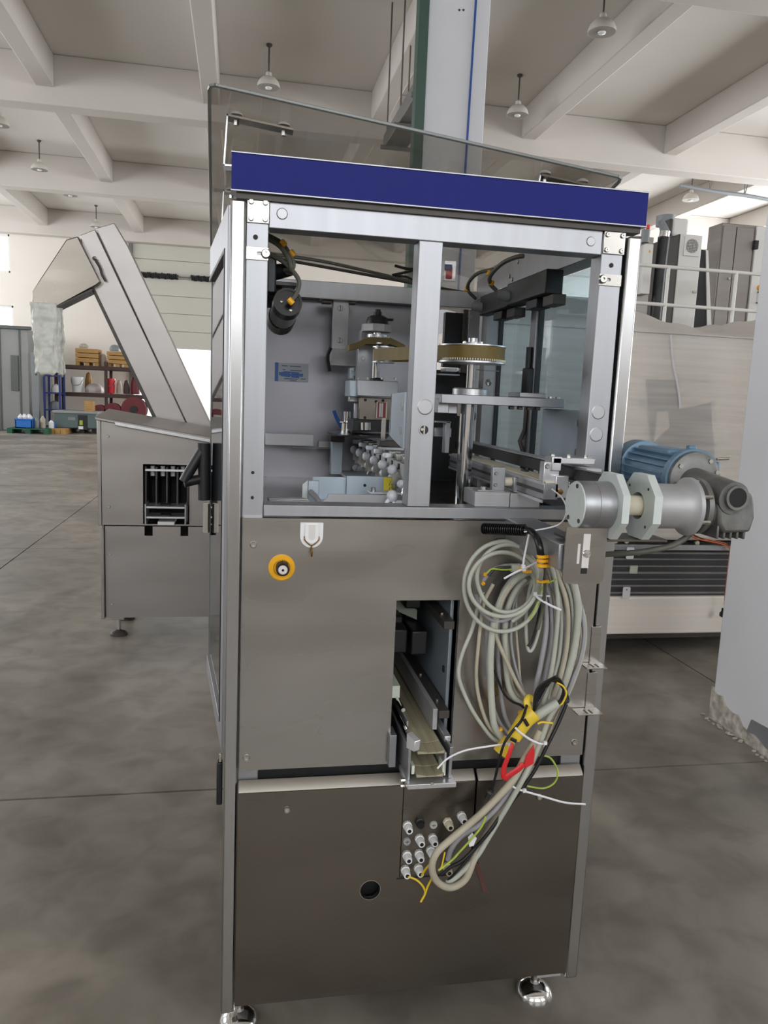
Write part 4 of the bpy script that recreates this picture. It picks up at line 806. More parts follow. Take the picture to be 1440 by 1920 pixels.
for i in range(12): x = SX-.028+.056*i/11; part('tooth', 'white_plastic', x-.001, x+.001, SY-.05, SY-.045, zp(635), zp(632.5), spn, 0)
# small pulley + big pulley and the long belt between them
PXc, PYc, PR = .575, .30, .083
zt_, zb_ = PY(886, 646, PYc-.06).z, PY(886, 675, PYc-.06).z
bpul = obj('big_pulley', MB().lathe([(0, zt_+.004), (.03, zt_+.004), (PR+.003, zt_+.001), (PR+.003, zt_-.002), (PR-.006, zt_-.003), (PR-.006, zb_), (PR+.003, zb_-.002), (PR+.003, zb_-.006), (.03, zb_-.008), (0, zb_-.008)], (PXc, PYc, 0), n=56), 'alu_bright', M)
s2 = Vector((SX-.004, SY-.15)); c1_ = Vector((PXc, PYc)); r2_ = .03
dv2 = (s2-c1_); Lb = dv2.length; a0 = math.atan2(dv2.y, dv2.x); al = math.acos((PR-.001-r2_)/Lb); path = []
for i in range(33): a = a0+al+(2*math.pi-2*al)*i/32; path.append((c1_.x+(PR)*math.cos(a), c1_.y+(PR)*math.sin(a)))
for i in range(13): a = a0-al+2*al*i/12; path.append((s2.x+r2_*math.cos(a), s2.y+r2_*math.sin(a)))
mb = MB(); n_ = len(path); vv = []
for r_, z in ((0, zb_+.001), (0, zt_-.002)): vv += [(x, y, z) for x, y in path]
inn = [(c1_.x+(x-c1_.x)*.96+(s2.x-c1_.x)*.0, c1_.y+(y-c1_.y)*.96, 0) for x, y in path]
vv += [(x, y, zb_+.001) for x, y, _ in inn]+[(x, y, zt_-.002) for x, y, _ in inn]
ff = []
for i in range(n_): j = (i+1) % n_; ff += [(i, j, n_+j, n_+i), (2*n_+j, 2*n_+i, 3*n_+i, 3*n_+j), (i, 2*n_+i, 2*n_+j, j), (n_+i, n_+j, 3*n_+j, 3*n_+i)]
mb.add(vv, ff); obj('drive_belt', mb, 'belt_olive', bpul)
mb = MB()
for i in range(48): a = -math.pi*1.05+math.pi*1.15*i/47; mb.box(PXc+(PR+.001)*math.cos(a)-.0012, PXc+(PR+.001)*math.cos(a)+.0012, PYc+(PR+.001)*math.sin(a)-.0012, PYc+(PR+.001)*math.sin(a)+.0012, zb_-.001, zb_+.004)
obj('belt_teeth', mb, 'shaft_cream', bpul)
obj('small_pulley', MB().lathe([(.033, zb_-.004), (.033, zb_-.001), (.028, zb_), (.028, zt_), (.033, zt_+.001), (.033, zt_+.004)], (s2.x, s2.y, 0), n=28), 'alu_bright', bpul)
obj('pulley_hub', MB().lathe([(.024, 0), (.024, .005), (.012, .005), (.012, .016), (0, .016)], (PXc, PYc, zt_+.004), n=24), 'alu_bright', bpul)
for i in range(6): a = i*math.pi/3+.3; hexbolt((PXc+.024*math.cos(a), PYc+.024*math.sin(a), zt_+.005), .004, .006, bpul)
obj('upper_shaft', MB().cyl((PXc, PYc, 1.50), (PXc, PYc, zb_-.006), .0115, n=24), 'chrome', M); obj('lower_shaft', MB().cyl((PXc-.004, PYc, 1.205), (PXc-.004, PYc, 1.49), .0195, n=32), 'chrome', M)
obj('bearing_flange', MB().lathe([(.045, 1.512), (.045, 1.527), (.04, 1.53), (.014, 1.53)], (PXc, PYc, 0), n=32), 'alu_bright', M)
obj('knob_ball', MB().lathe([(0, -.009), (.006, -.007), (.009, 0), (.006, .007), (0, .009)], (PXc+.045, PYc-.01, 1.546), n=16), 'chrome', M)
tie_plate = part('tie_plate', 'alu', .478, .80, .215, .36, 1.489, 1.512); part('tie_block', 'alu', .685, .755, .23, .32, 1.512, 1.524, tie_plate)
for x in (.665, .688, .712, .735): part('nut', 'gasket', x-.006, x+.006, .225, .24, 1.481, 1.489, tie_plate)
for x in (.775, .795): hexbolt((x, .25, 1.512), .006, .005, tie_plate)
for px0, py0, px1, py1, y in ((821, 747, 841, 775, .24), (841, 750, 857, 776, .26)): qbox('bearing_block', 'alu', px0, py0, px1, py1, y, y+.06, tie_plate)
# plate behind the centre post, gear block, lower bracket
pl = obj('side_plate', MB().prism([(.352, .055, 1.512), (.352, .215, 1.507), (.352, .222, 1.408), (.352, .16, 1.398), (.352, .055, 1.385)], (.008, 0, 0)), 'alu_blue', M, .001); part('plate_flange', 'alu_blue', .352, .43, .205, .215, 1.41, 1.508, pl)
for y, z in ((.075, 1.478), (.08, 1.425)): part('slot_screw', 'bolt', .350, .352, y-.006, y+.006, z-.008, z+.008, pl, .0005)
gb = qbox('gear_block', 'alu', 671, 712, 746, 745, .70, .80); qbox('gear_block_end', 'alu_blue', 657, 713, 671, 744, .72, .84, gb)
for px in (673, 690, 716, 742): p = PY(px, 711, .71); hexbolt((p.x, .71, p.z-.001), .005, .006, gb)
obj('spindle_collar', MB().lathe([(.02, 0), (.02, .006), (.013, .01)], (SX+.005, SY, 1.545), n=20), 'black', gb)
gp = qbox('gear_plate', 'steel_dull', 674, 744, 736, 789, .74, .76)
for px, py in ((685, 750), (718, 751), (684, 783), (705, 753)): p = PY(px, py, .74); obj('plate_hole', MB().cyl((p.x, .7385, p.z), (p.x, .741, p.z), .0045, n=12), 'black_dark', gp)
rl = qbox('red_label', 'red_label', 706.5, 754, 724, 784, .735, .738, gp, 0, label='small dark red label with white strips')
for px in (712.5, 716.5): qbox('print', 'paper', px-1, 756, px+1, 782, .7345, .735, rl, 0)
for a in ((706, 753.5, 725, 754.7), (706, 783.5, 725, 784.7)): qbox('print', 'paper', *a, .7345, .735, rl, 0)
for a in ((706, 754, 707, 784), (724, 754, 725, 784)): qbox('print', 'paper', *a, .7345, .735, rl, 0)
p = PY(651, 790, .85)
vv_ = obj('valve', MB().lathe([(.019, 0), (.019, .03), (.027, .032), (.027, .036), (.013, .038), (.013, .068), (0, .07)], (p.x, .86, 1.378), n=20), 'chrome', M); tpx('blue_hose', [(626, 770, .86), (632, 785, .86), (639, 798, .86), (646, 808, .86)], .006, 'blue_tube')
qbox('sensor_body', 'alu_bright', 665, 756, 674, 785, .80, .82); qbox('sensor_clamp', 'alu_bright', 655, 743, 678, 754, .79, .82); qbox('valve_block', 'alu_blue', 657, 690, 669, 711, .85, .9)
for py in (693, 708): p = PY(662, py, .85); obj('fitting', MB().cyl((p.x, .84, p.z), (p.x, .86, p.z), .006, n=12), 'chrome', M)
obj('lens', MB().cyl(PY(686, 806, .7), PY(686, 792, .7), .017, n=20), 'chrome', M); part('lens_block', 'black', .335, .47, .72, .85, 1.39, 1.425)
mp = obj('cover_plate', MB().prism([tuple(PZ(*q, 1.378)) for q in ((614, 812), (640, 818), (725, 822), (738, 808), (640, 806))], (0, 0, .004)), 'black_shiny', M)
qbox('scraper', 'steel', 716, 783, 722, 835, .50, .502); qbox('belt_guard', 'gasket', 712, 826, 760, 838, .42, .46); qbox('guard_rail', 'alu_dull', 714, 838, 758, 845, .43, .45)
# conveyor of white rollers
rc = part('roller_rail', 'alu_dull', .395, .43, .2, 1.02, 1.295, 1.335)
part('roller_rail', 'alu', .41, .44, .2, 1.02, 1.335, 1.35)
PUCK = mesh_of(MB().lathe([(0, -.011), (.016, -.011), (.019, -.008), (.0195, .005), (.017, .01), (.008, .012), (0, .012)], n=20), 'roller_puck'); PUCK.materials.append(MATS['white_roller'])
BULB = mesh_of(MB().lathe([(0, -.018), (.008, -.017), (.0145, -.011), (.0175, 0), (.0145, .011), (.008, .017), (0, .018)], (0, 0, 0), (1, 0, 0), 20), 'roller'); BULB.materials.append(MATS['white_roller'])
PIN = mesh_of(MB().cyl((0, 0, 0), (.05, 0, 0), .0045, n=10), 'pin'); PIN.materials.append(MATS['bolt'])
FORK = mesh_of(MB().box(-.006, .006, -.004, .004, -.03, .0).box(-.014, .014, -.012, -.008, -.018, .006), 'roller_fork'); FORK.materials.append(MATS['bolt'])
for i in range(6):
    y = 1.03-.1405*i if i else 1.02
    if y < .3: continue
    inst(PUCK, 'roller_puck', (.38, y+.05, 1.345), rc, scl=(.66, .66, .62)); inst(BULB, 'roller', (.38, y-.03, 1.314), rc, scl=(.68, .72, .82)); inst(PIN, 'roller_pin', (.385, y-.03, 1.314), rc); inst(FORK, 'roller_fork', (.387, y-.055, 1.30), rc)
for i, (y, z) in enumerate(((1.0, 1.25), (.74, 1.284), (.604, 1.285), (.473, 1.287), (.342, 1.289), (.222, 1.286), (.87, 1.283))): inst(BULB, 'roller', (.39, y, z), rc, rot=(0, .5, 0), scl=(.66, .66, .66)); inst(FORK, 'roller_fork', (.40, y-.02, z), rc, rot=(0, .4, .3))
for i in range(9): y = .25+i*.09; part('link', 'bolt', .398, .428, y, y+.02, 1.336, 1.352, rc, .001); part('link', 'black', .392, .397, y+.03, y+.045, 1.318, 1.332, rc, .0005)
sp2 = qbox('support_post', 'alu_blue', 622, 828, 641, 890, .90, .94); qbox('support_cap', 'gasket', 620, 818, 646, 829, .88, .96, sp2)
part('support_base', 'alu_dull', .325, .5, .75, .95, 1.236, 1.245)
qbox('stop_bar', 'alu_dull', 498, 812, 588, 837, .95, .98); qbox('stop_bar', 'alu_dull', 597, 827, 622, 840, .97, .99); qbox('bar_strip', 'alu_dull', 548, 839, 622, 842, .94, .99)
# front trays
ty = .27
tr = qbox('tray_side', 'alu_blue', 586, 893, 651, 948, .34, .344); obj('tray_end', MB().prism([tuple(PY(*q, .22)) for q in ((567, 908), (578, 900), (578, 946), (566, 945))], (0, .004, 0)), 'cast_green', tr, .0008)
qbox('tray_end', 'alu_blue', 578, 901, 597, 947, .215, .225, tr); qbox('tray_wall', 'alu_blue', 650, 892, 742, 932, .33, .335, tr); part('tray_floor', 'alu_blue', .15, .42, .22, .34, 1.226, 1.23, tr)
p = PY(684, 910, .33); obj('plate_hole', MB().cyl((p.x, .3285, p.z), (p.x, .331, p.z), .004, n=12), 'black_dark', tr)
obj('tray_front', MB().prism([tuple(PY(*q, .16)) for q in ((612, 935), (616, 926), (738, 929), (738, 950), (606, 949), (604, 940))], (0, .004, 0)), 'alu_dull', tr, .0008)
tpx('tray_rod', [(583, 922, .20), (592, 932, .16), (603, 949, .12)], .0065, 'alu_dull', tr); qbox('tray_tab', 'alu_bright', 694, 923, 752, 928, .2, .25, tr); obj('tray_pin', MB().cyl(PY(700, 923, .22), PY(700, 914, .22), .006, n=12), 'alu', tr)
ny = qbox('yellow_note', 'note_yellow', 720, 895, 741, 924, .326, .3275, tr, 0, label='yellow paper note with black pen strokes')
for px, py, d in ((731, 906, 4), (735, 905, 5), (737, 914, 5), (730, 918, 4)): a, b = PY(px+1, py-d, .3255), PY(px-1, py+d, .3255); obj('pen_stroke', MB().tube([a, b], .0007, 5, smooth=False), 'ink', ny)
inst(BULB, 'guide_roller', tuple(PY(735, 931, .12)), tr, scl=(.7, .9, .9)); obj('roller_arm', MB().cyl(PY(731, 944, .11), PY(731, 944, .13), .012, n=20).box(PY(731, 944, .115).x, PY(754, 944, .115).x, .115, .13, PY(731, 949, .115).z, PY(731, 939, .115).z), 'white_roller', tr); screw(PY(732, 944, .108), .005, tr)
part('front_slats', 'alu_dull', .06, .15, .07, .2, 1.245, 1.252); part('front_slats', 'alu_dull', .06, .15, .07, .085, 1.255, 1.262); part('front_slats', 'alu_dull', .06, .15, .1, .115, 1.255, 1.262)
# --- top right interior: switches, hoses
for y0, y1, x0 in ((.60, .88, .765), (.28, .58, .752)):
    s_ = part('safety_switch', 'black', x0, .80, y0, y1, 1.775, 1.838, None, .004); part('switch_tongue', 'gasket', x0+.015, x0+.05, y0-.02, y0+.05, 1.748, 1.775, s_, .002); part('switch_foot', 'black', x0+.01, x0+.05, y0+.08, y0+.16, 1.75, 1.775, s_, .002)
    obj('switch_gland', MB().cyl((x0+.01, y1-.02, 1.80), (x0-.025, y1-.0, 1.805), .017, .013, n=18), 'grey_plastic', s_); hexbolt((x0+.012, y0+.1, 1.838), .004, .004, s_)
tpx('hose', [(892, 560, .75), (878, 545, .73), (880, 528, .7), (897, 512, .65), (925, 505, .6)], .0055, 'cable_dark'); tpx('hose', [(931, 545, .5), (920, 533, .5), (919, 518, .48), (940, 495, .42), (965, 483, .38), (982, 480, .36)], .006, 'cable_dark')
for px, py, y in ((876, 542, .73), (921, 531, .5), (918, 513, .5)): obj('ferrule', MB().lathe([(.0075, -.007), (.008, 0), (.0075, .007)], PY(px, py, y), (.3, 0, 1), 12), 'tag_yellow', M)
for px, py in ((955, 518), (960, 524), (971, 491)): p = PX(px, py, .789); obj('rail_screw', MB().cyl((.787, p.y, p.z), (.79, p.y, p.z), .006, n=12), 'bolt', M)
qbox('dark_cabinet', 'black_dark', 836, 585, 872, 690, 1.0, 1.03); qbox('dark_cabinet', 'gasket', 870, 580, 884, 700, .99, 1.02); qbox('rear_bracket', 'alu', 880, 580, 898, 640, .97, .99); p = PY(882, 594, .965); inst(CAP, 'slot_screw', (p.x, .965, p.z), M, scl=(.008,)*3)
wbx = qbox('wiring_box', 'alu_bright', 834, 488, 854, 528, 1.0, 1.04); qbox('wire', 'tape_red', 838, 500, 848, 522, .99, 1.0, wbx); qbox('wire', 'cart_blue', 834, 495, 848, 507, .985, .99, wbx)
tpx('green_hose', [(890, 775, .6), (889, 785, .58), (880, 795, .56), (876, 805, .56), (876, 822, .56)], .004, 'pipe_green')
qbox('motor_can', 'shaft_cream', 872, 750, 888, 782, .6, .68)
part('dark_rear', 'black_dark', .61, .80, YB-.012, YB-.006, 1.21, 1.60); qbox('shelf_bar', 'alu_dull', 822, 700, 862, 705, .9, .95); qbox('shelf_bar', 'alu', 836, 690, 858, 698, .88, .95)
for px0, py0, px1, py1, y in ((817, 789, 846, 794, .5), (816, 802, 846, 820, .55), (836, 790, 842, 850, .5)): qbox('rear_linkage', 'alu', px0, py0, px1, py1, y, y+.03)
tpx('thin_rod', [(878, 692, .5), (905, 694, .55), (935, 696, .6)], .0012, 'bolt')
# --- side conveyor with black guide
cv = part('belt_guide', 'black', .682, .70, -.27, .80, 1.342, 1.368); part('guide_cap', 'alu_dull', .70, .735, -.15, .80, 1.362, 1.370, cv)
part('conveyor_rail', 'alu', .620, .652, -.125, .62, 1.300, 1.334, cv, .001)
for z in (1.296, 1.316, 1.334): part('rail_groove', 'alu_bright' if z != 1.316 else 'gasket', .617, .620, -.125, .62, z-.003, z+.003, cv, 0)
part('conveyor_belt', 'shaft_cream', .625, .68, -.12, .62, 1.334, 1.338, cv, .0005); part('guide_gasket', 'black', .655, .664, .08, .11, 1.338, 1.342, cv, 0)
blk = part('mount_block', 'alu_dull', .517, .60, .02, .11, 1.262, 1.296, None, .0015); part('mount_block_half', 'alu_dull', .601, .672, .018, .11, 1.262, 1.294, blk, .0015)
for px0, px1 in ((925, 946), (966, 978)):
    a, b = PY(px0, 870, .03), PY(px1, 922, .03); l_ = part('standoff', 'alu', a.x, b.x, .03, .045, 1.297, 1.352 if px0 < 950 else 1.33, cv); part('standoff_foot', 'alu', a.x-.035 if px0 < 950 else a.x, b.x if px0 < 950 else b.x+.03, .025, .06, 1.295, 1.3, l_)
    if px0 < 950:
        for z in (1.338, 1.312): screw((a.x+.008, .03, z), .0045, l_)
hexbolt((.543, .04, 1.298), .007, .008, blk); hexbolt((.663, .05, 1.298), .006, .004, blk); obj('spacer', MB().cyl((.592, .05, 1.317), (.64, .05, 1.317), .0105, n=18), 'shaft_cream', blk)
ca = qbox('clamp', 'alu_bright', 1021, 866, 1046, 926, -.11, -.085, cv); 
for py in (874, 911): screw(PY(1026, py, -.11), .0055, ca)
cb_ = qbox('clamp', 'alu_bright', 1043, 892, 1064, 934, -.125, -.10, cv); obj('clamp_screw', MB().lathe([(0, -.006), (.006, -.005), (.006, 0)], PY(1049, 922, -.125), (0, 1, 0), 14), 'brass', cb_)
part('clamp_top', 'alu_bright', .64, .735, -.115, -.07, 1.375, 1.388, cv); part('clamp_riser', 'alu_bright', .638, .66, -.115, -.09, 1.36, 1.39, cv)
for x in (.647, .683, .722): hexbolt((x, -.092, 1.388), .005, .006, cv)
for z in (1.332, 1.312): obj('clamp_rod', MB().cyl((.645, -.1, z), (.70, -.112, z-.003), .004, n=10), 'bolt', cv)
# --- arm carrying the drive
arm = part('support_arm', 'alu', .585, .655, -.305, .05, 1.190, 1.241, None, .002)
ep = plate('end_plate', 'steel', rrect(.592, .674, 1.166, 1.274, .012, 5, (1, 1, 0, 0)), [], -.315, .004, arm)
part('bent_shelf', 'steel_dull', .60, .80, -.313, -.24, 1.247, 1.252, ep, .0008); part('plate_slot', 'paper', .627, .641, -.3158, -.3148, 1.196, 1.262, ep, 0); part('slot_bottom', 'black', .627, .639, -.3159, -.3149, 1.186, 1.197, ep, 0)
obj('weld_bead', MB().lathe([(0, -.004), (.007, -.003), (.009, 0)], (.636, -.315, 1.224), (0, 1, 0), 14), 'chrome', ep); part('weld_splash', 'paper', .617, .622, -.3158, -.3148, 1.205, 1.243, ep, 0)
part('arm_clip', 'black', .565, .6, -.03, -.012, 1.18, 1.195, arm)
# ================================================================ DRIVE UNIT ON THE ARM
G = thing('gear_motor', (.8, -.3, 1.252), 'blue electric motor with worm gearbox and pale octagonal flanges on the arm', 'motor')
AY, AZ = -.30, 1.315
rl_ = obj('drive_roller', MB().lathe([(.0435, .001), (.0448, .003), (.0448, .03), (.0440, .031), (.0448, .032), (.0448, .075)], (.612, AY, AZ), (1, 0, 0), 48), 'alu', G)
obj('end_cap', MB().lathe([(0, -.001), (.043, -.001), (.044, .001)], (.612, AY, AZ), (1, 0, 0), 48), 'cast_green', rl_)
for a in (100, 230, 310): t = math.radians(a); obj('cap_screw', MB().lathe([(0, 0), (.003, -.0005), (.0042, -.001), (.0045, .002)], (.6105, AY+.036*math.cos(t), AZ+.036*math.sin(t)), (1, 0, 0), 12), 'gasket', rl_)
def octa(name, x0, x1, r, par, hole=0):
    pts = [(AY+r*1.0*math.cos(math.radians(22.5+45*i)), AZ+r*math.sin(math.radians(22.5+45*i))) for i in range(8)]
    return plate(name, 'cast_green', pts, [circ(AY, AZ, hole, 32)] if hole else [], x0, x1-x0, par, 'YZ', bev=.002)
octa('octagon_flange', .676, .690, .066, G); f2 = octa('octagon_flange', .738, .754, .066, G, .026)
for a in (45, 135, 225, 315): t = math.radians(a); obj('flange_hole', MB().cyl((.7374, AY+.05*math.cos(t), AZ+.05*math.sin(t)), (.7385, AY+.05*math.cos(t), AZ+.05*math.sin(t)), .003, n=10), 'gasket', f2)
obj('shaft', MB().cyl((.69, AY, AZ), (.745, AY, AZ), .0195, n=32), 'shaft_cream', G); obj('bore_dark', MB().cyl((.752, AY, AZ), (.7535, AY, AZ), .026), 'black', G)
obj('lantern', MB().lathe([(.05, .754), (.05, .764), (.043, .766), (.043, .82), (.048, .832), (.056, .838), (.056, .846), (.05, .85), (.03, .85)], (0, AY, AZ), (1, 0, 0), 44), 'alu_dull', G)
for a in range(30, 390, 60): t = math.radians(a); obj('flange_bolt', MB().cyl((.848, AY+.048*math.cos(t), AZ+.048*math.sin(t)), (.866, AY+.048*math.cos(t), AZ+.048*math.sin(t)), .004, n=6), 'bolt', G)
gx = .912
gbx = obj('gearbox', MB().lathe([(.03, .852), (.054, .862), (.054, .872), (.044, .88), (.044, .955), (.03, .965)], (0, AY+.01, AZ), (1, 0, 0), 36), 'cast_metal', G)
obj('worm_housing', MB().cyl((gx-.003, -.345, 1.338), (gx-.003, -.16, 1.352), .031, .036, n=28), 'cast_metal', gbx)
obj('bore_ring', MB().ring((gx, -.352, 1.340), (gx, -.335, 1.340), .0235, .0185, 32), 'cast_metal', gbx); obj('bore', MB().cyl((gx, -.3515, 1.340), (gx, -.346, 1.340), .0188, n=28), 'black_dark', gbx)
obj('housing_block', MB().prism([(.880, -.34, 1.325), (.888, -.34, 1.285), (.90, -.34, 1.27), (.955, -.34, 1.272), (.962, -.34, 1.30), (.955, -.34, 1.345), (.93, -.34, 1.355), (.89, -.34, 1.35)], (0, .09, 0)), 'cast_metal', gbx, .006)
for i in range(5): part('cooling_rib', 'cast_metal', .888+i*.014, .893+i*.014, -.335, -.25, 1.258, 1.285, gbx, .002)
obj('drain_plug', MB().cyl((.958, -.30, 1.30), (.972, -.30, 1.30), .008, n=6), 'bolt', gbx)
mx, mz = .915, 1.358
mo = obj('motor_body', MB().cyl((mx, -.19, mz), (mx, 0.0, mz+.004), .051, n=40), 'motor_blue', G, label='blue painted motor body with cooling fins')
for i in range(24):
    a = math.radians(i*15+7); c, s_ = math.cos(a), math.sin(a)
    if abs(a-HP) < .5: continue
    pa, pb = (mx+.05*c, -.17, mz+.05*s_), (mx+.05*c, -.005, mz+.05*s_+.004); n1 = Vector((c, 0, s_))*.009; tt = Vector((-s_, 0, c))*.0012
    obj('cooling_fin', MB().hexa([Vector(pa)-tt, Vector(pb)-tt, Vector(pb)+tt, Vector(pa)+tt], [Vector(pa)-tt+n1, Vector(pb)-tt+n1, Vector(pb)+tt+n1, Vector(pa)+tt+n1]), 'motor_blue', mo)
obj('end_bell', MB().lathe([(.05, -.195), (.062, -.195), (.062, -.18), (.055, -.165)], (mx, 0, mz), (0, 1, 0), 40), 'motor_blue', mo)
obj('front_flange', MB().lathe([(.03, -.212), (.045, -.21), (.056, -.204), (.0575, -.197), (.0575, -.193)], (mx, 0, mz), (0, 1, 0), 40), 'cast_metal', mo)
for a in (55, 145, 20, 190): t = math.radians(a); obj('flange_bolt', MB().cyl((mx+.047*math.cos(t), -.212, mz+.047*math.sin(t)), (mx+.047*math.cos(t), -.2, mz+.047*math.sin(t)), .005, n=6), 'bolt', mo)
for i in range(5): a = math.radians(40+i*11); part('bell_slot', 'black', mx+.058*math.cos(a)-.002, mx+.058*math.cos(a)+.002, -.175, -.155, mz+.058*math.sin(a)-.003, mz+.058*math.sin(a)+.003, mo, .0005)
obj('fan_cover', MB().lathe([(.056, .0), (.062, .002), (.063, .045), (.058, .06), (.03, .064), (0, .064)], (mx, 0, mz+.004), (0, 1, 0), 40), 'motor_blue', mo)
part('top_pad', 'motor_blue', mx-.035, mx+.03, -.15, -.02, mz+.042, mz+.058, mo, .006); part('lifting_lug', 'motor_blue', mx-.005, mx+.012, -.18, -.165, mz+.055, mz+.068, mo, .003)
tb2 = part('terminal_box', 'motor_blue', mx+.04, mx+.095, -.13, -.05, mz-.012, mz+.03, mo, .004); part('box_lid', 'motor_blue', mx+.095, mx+.102, -.133, -.047, mz-.014, mz+.032, tb2, .003)
obj('motor_cable', MB().tube([PY(*q) for q in ((1300, 985, -.27), (1292, 1003, -.28), (1262, 1022, -.28), (1220, 1032, -.27), (1180, 1037, -.25), (1120, 1040, -.2))], .006, 10), 'cable_dark', G)
# ================================================================ DISCHARGE CHUTE IN THE CUT-OUT
ch = thing('discharge_chute', (.41, .1, .64), 'double deck discharge chute with olive slats poking out of the panel', 'chute')
def cpart(name, m, x0, x1, y0, y1, z0, z1, par=None, bev=.001, **k): return box(name, m, x0, x1, y0, y1, z0, z1, par or ch, bev, **k)
cpart('base_plate', 'alu_bright', .361, .470, -.12, -.024, .661, .672)
def slats(z, y0, y1, par=None):
    for k, (a, b, s) in enumerate(((-.030, -.008, -1), (-.0078, .0128, 0), (.013, .030, 1))):
        c = .4135; obj('slat', MB().hexa([(c+a, y0, z-.003-(.004 if s == -1 else 0)*0), (c+b, y0, z-.003), (c+b, y1, z-.003), (c+a, y1, z-.003)], [(c+a, y0, z+(.004 if s == -1 else 0)), (c+b, y0, z+(.004 if s == 1 else 0)), (c+b, y1, z+(.004 if s == 1 else 0)), (c+a, y1, z+(.004 if s == -1 else 0))]), 'wood_slat', ch, .0006)
slats(.737, -.105, -.055); slats(.737, -.053, .5); slats(.683, -.105, -.06); slats(.683, -.058, .4)
for x0, x1 in ((.364, .370), (.457, .464)): cpart('side_wall', 'alu', x0, x1, -.10, .45, .672, .745)
cpart('side_plate', 'alu_bright', .447, .452, -.095, .3, .676, .73); cpart('spacer', 'cream', .374, .381, -.095, -.07, .683, .703); cpart('spacer', 'cream', .444, .451, -.095, -.06, .683, .705)
a = obj('side_tab', MB().prism([(.358, -.10, .748), (.372, -.115, .745), (.374, -.115, .768), (.36, -.09, .777)], (.012, 0, .004)), 'alu_bright', ch, .001)
cpart('left_block', 'alu', .336, .352, -.03, .02, .668, .745); cpart('inner_rail', 'alu_bright', .455, .47, -.06, .3, .738, .752, None, .002)
for y0, y1, z in ((-.07, .06, .773), (-.02, .12, .80)): obj('chrome_pin', MB().cyl((.366, y0, z), (.366, y1, z), .0048, n=14), 'chrome', ch)
for z in (.79, 1.0): 
    g = cpart('guide_bar', 'gasket', .448, .472, -.03, .6, z-.009, z+.009)
    for y in (.03, .2): hexbolt((.458, y, z+.009), .005, .004, g)
cpart('guide_skirt', 'alu_dull', .436, .447, -.02, .6, .75, .80); cpart('guide_skirt', 'alu_dull', .380, .384, .0, .6, .74, .765); cpart('drip_rail', 'cream', .352, .372, .05, .6, .80, .83)
cpart('inner_wall', 'alu_blue', .478, .486, .03, .5, .70, 1.06); cpart('wall_pin', 'black', .474, .478, .05, .06, .86, .875)
for (x0, x1, y0, y1, z0, z1) in ((.335, .40, .18, .30, .90, .96), (.352, .40, .12, .2, .885, .945), (.41, .45, .12, .24, .88, .94), (.35, .42, .25, .4, 1.0, 1.08), (.40, .44, .16, .25, .985, 1.05)): cpart('carrier', 'black', x0, x1, y0, y1, z0, z1, None, .004)
obj('cream_strip', MB().prism([(.36, .26, 1.0), (.44, .2, .97), (.44, .2, .945), (.40, .24, .955)], (.0, .02, 0)), 'cream', ch); cpart('far_wall', 'black_dark', .30, .52, .62, .63, .62, 1.1, None, 0)
for z in (.655, .668): obj('chute_bolt', MB().cyl((.352, -.09, z), (.362, -.09, z), .005, n=8), 'bolt', ch)
screw((.415, -.121, .6745), .004, ch)
# adhesive hook
hk = thing('adhesive_hook', (.148, -.012, 1.16), 'white adhesive plastic hook stuck below the sill', 'hook')
def ush(x, zt, zb, w): return [(x-w, zt), (x-w, zb+w)]+[(x+w*math.cos(a), zb+w+w*math.sin(a)) for a in [math.pi+math.pi*i/14 for i in range(1, 14)]]+[(x+w, zb+w), (x+w, zt)]
hx_ = .148; plate('base', 'white_plastic', ush(hx_, 1.226, 1.172, .0245)[::-1], [], -.0135, .0035, hk, bev=.0008); plate('raised_pad', 'white_plastic', ush(hx_, 1.222, 1.182, .0145)[::-1], [], -.018, .0045, hk, bev=.001)
plate('groove', 'paper', ush(hx_, 1.222, 1.189, .007)[::-1], [], -.0185, .0006, hk)
obj('wire', MB().tube([(hx_-.0155, -.015, 1.197), (hx_-.0145, -.018, 1.189), (hx_, -.019, 1.178), (hx_+.0145, -.018, 1.189), (hx_+.0155, -.015, 1.197)], .0013, 8), 'brass', hk); obj('hook_wire', MB().tube([(hx_, -.018, 1.179), (hx_, -.019, 1.163), (hx_, -.026, 1.156), (hx_, -.032, 1.161), (hx_, -.033, 1.168)], .0016, 8), 'brass', hk)
# ================================================================ CABLES HANGING ON THE FRONT
def cable(pts, r, m, label, Y=-.05, n=10, cat='cable', name='cable', group='cables bundled on the machine front'):
    P = [PY(q[0], q[1], q[2] if len(q) > 2 else Y) for q in pts]
    return obj(name, MB().tube(P, r, n, 7), m, None, 0, label, cat, group)
# small coil (three turns of one cable)
coil = []
turns = [(943, 1090, 66, 66, -.115), (951, 1094, 52, 54, -.105), (942, 1100, 72, 84, -.095)]
for k, (cx, cy, rx, ry, y) in enumerate(turns):
    for i in range(16):
        t = i/16; a = -HP*.6+2*math.pi*t; nx_ = turns[min(k+1, 2)]; mixf = t if k < 2 else 0
        f = lambda u, v: u+(v-u)*max(0, (mixf-.6)/.4)
        coil.append((f(cx, nx_[0])+f(rx, nx_[2])*math.cos(a), f(cy, nx_[1])+f(ry, nx_[3])*math.sin(a), f(y, nx_[4])))
cable(coil+[(1000, 1050, -.09), (1010, 1085, -.08)], .0047, 'cable_grey', 'small round coil of grey cable tied at the top of the bundle')
cable([(905, 1090, -.075), (925, 1068, -.08), (955, 1060, -.085), (985, 1065, -.085), (1003, 1090, -.085), (1003, 1120, -.085), (975, 1150, -.08), (935, 1165, -.075), (905, 1150, -.075), (892, 1115, -.075)], .0044, 'cable_lav', 'bluish grey cable ring inside the small coil')
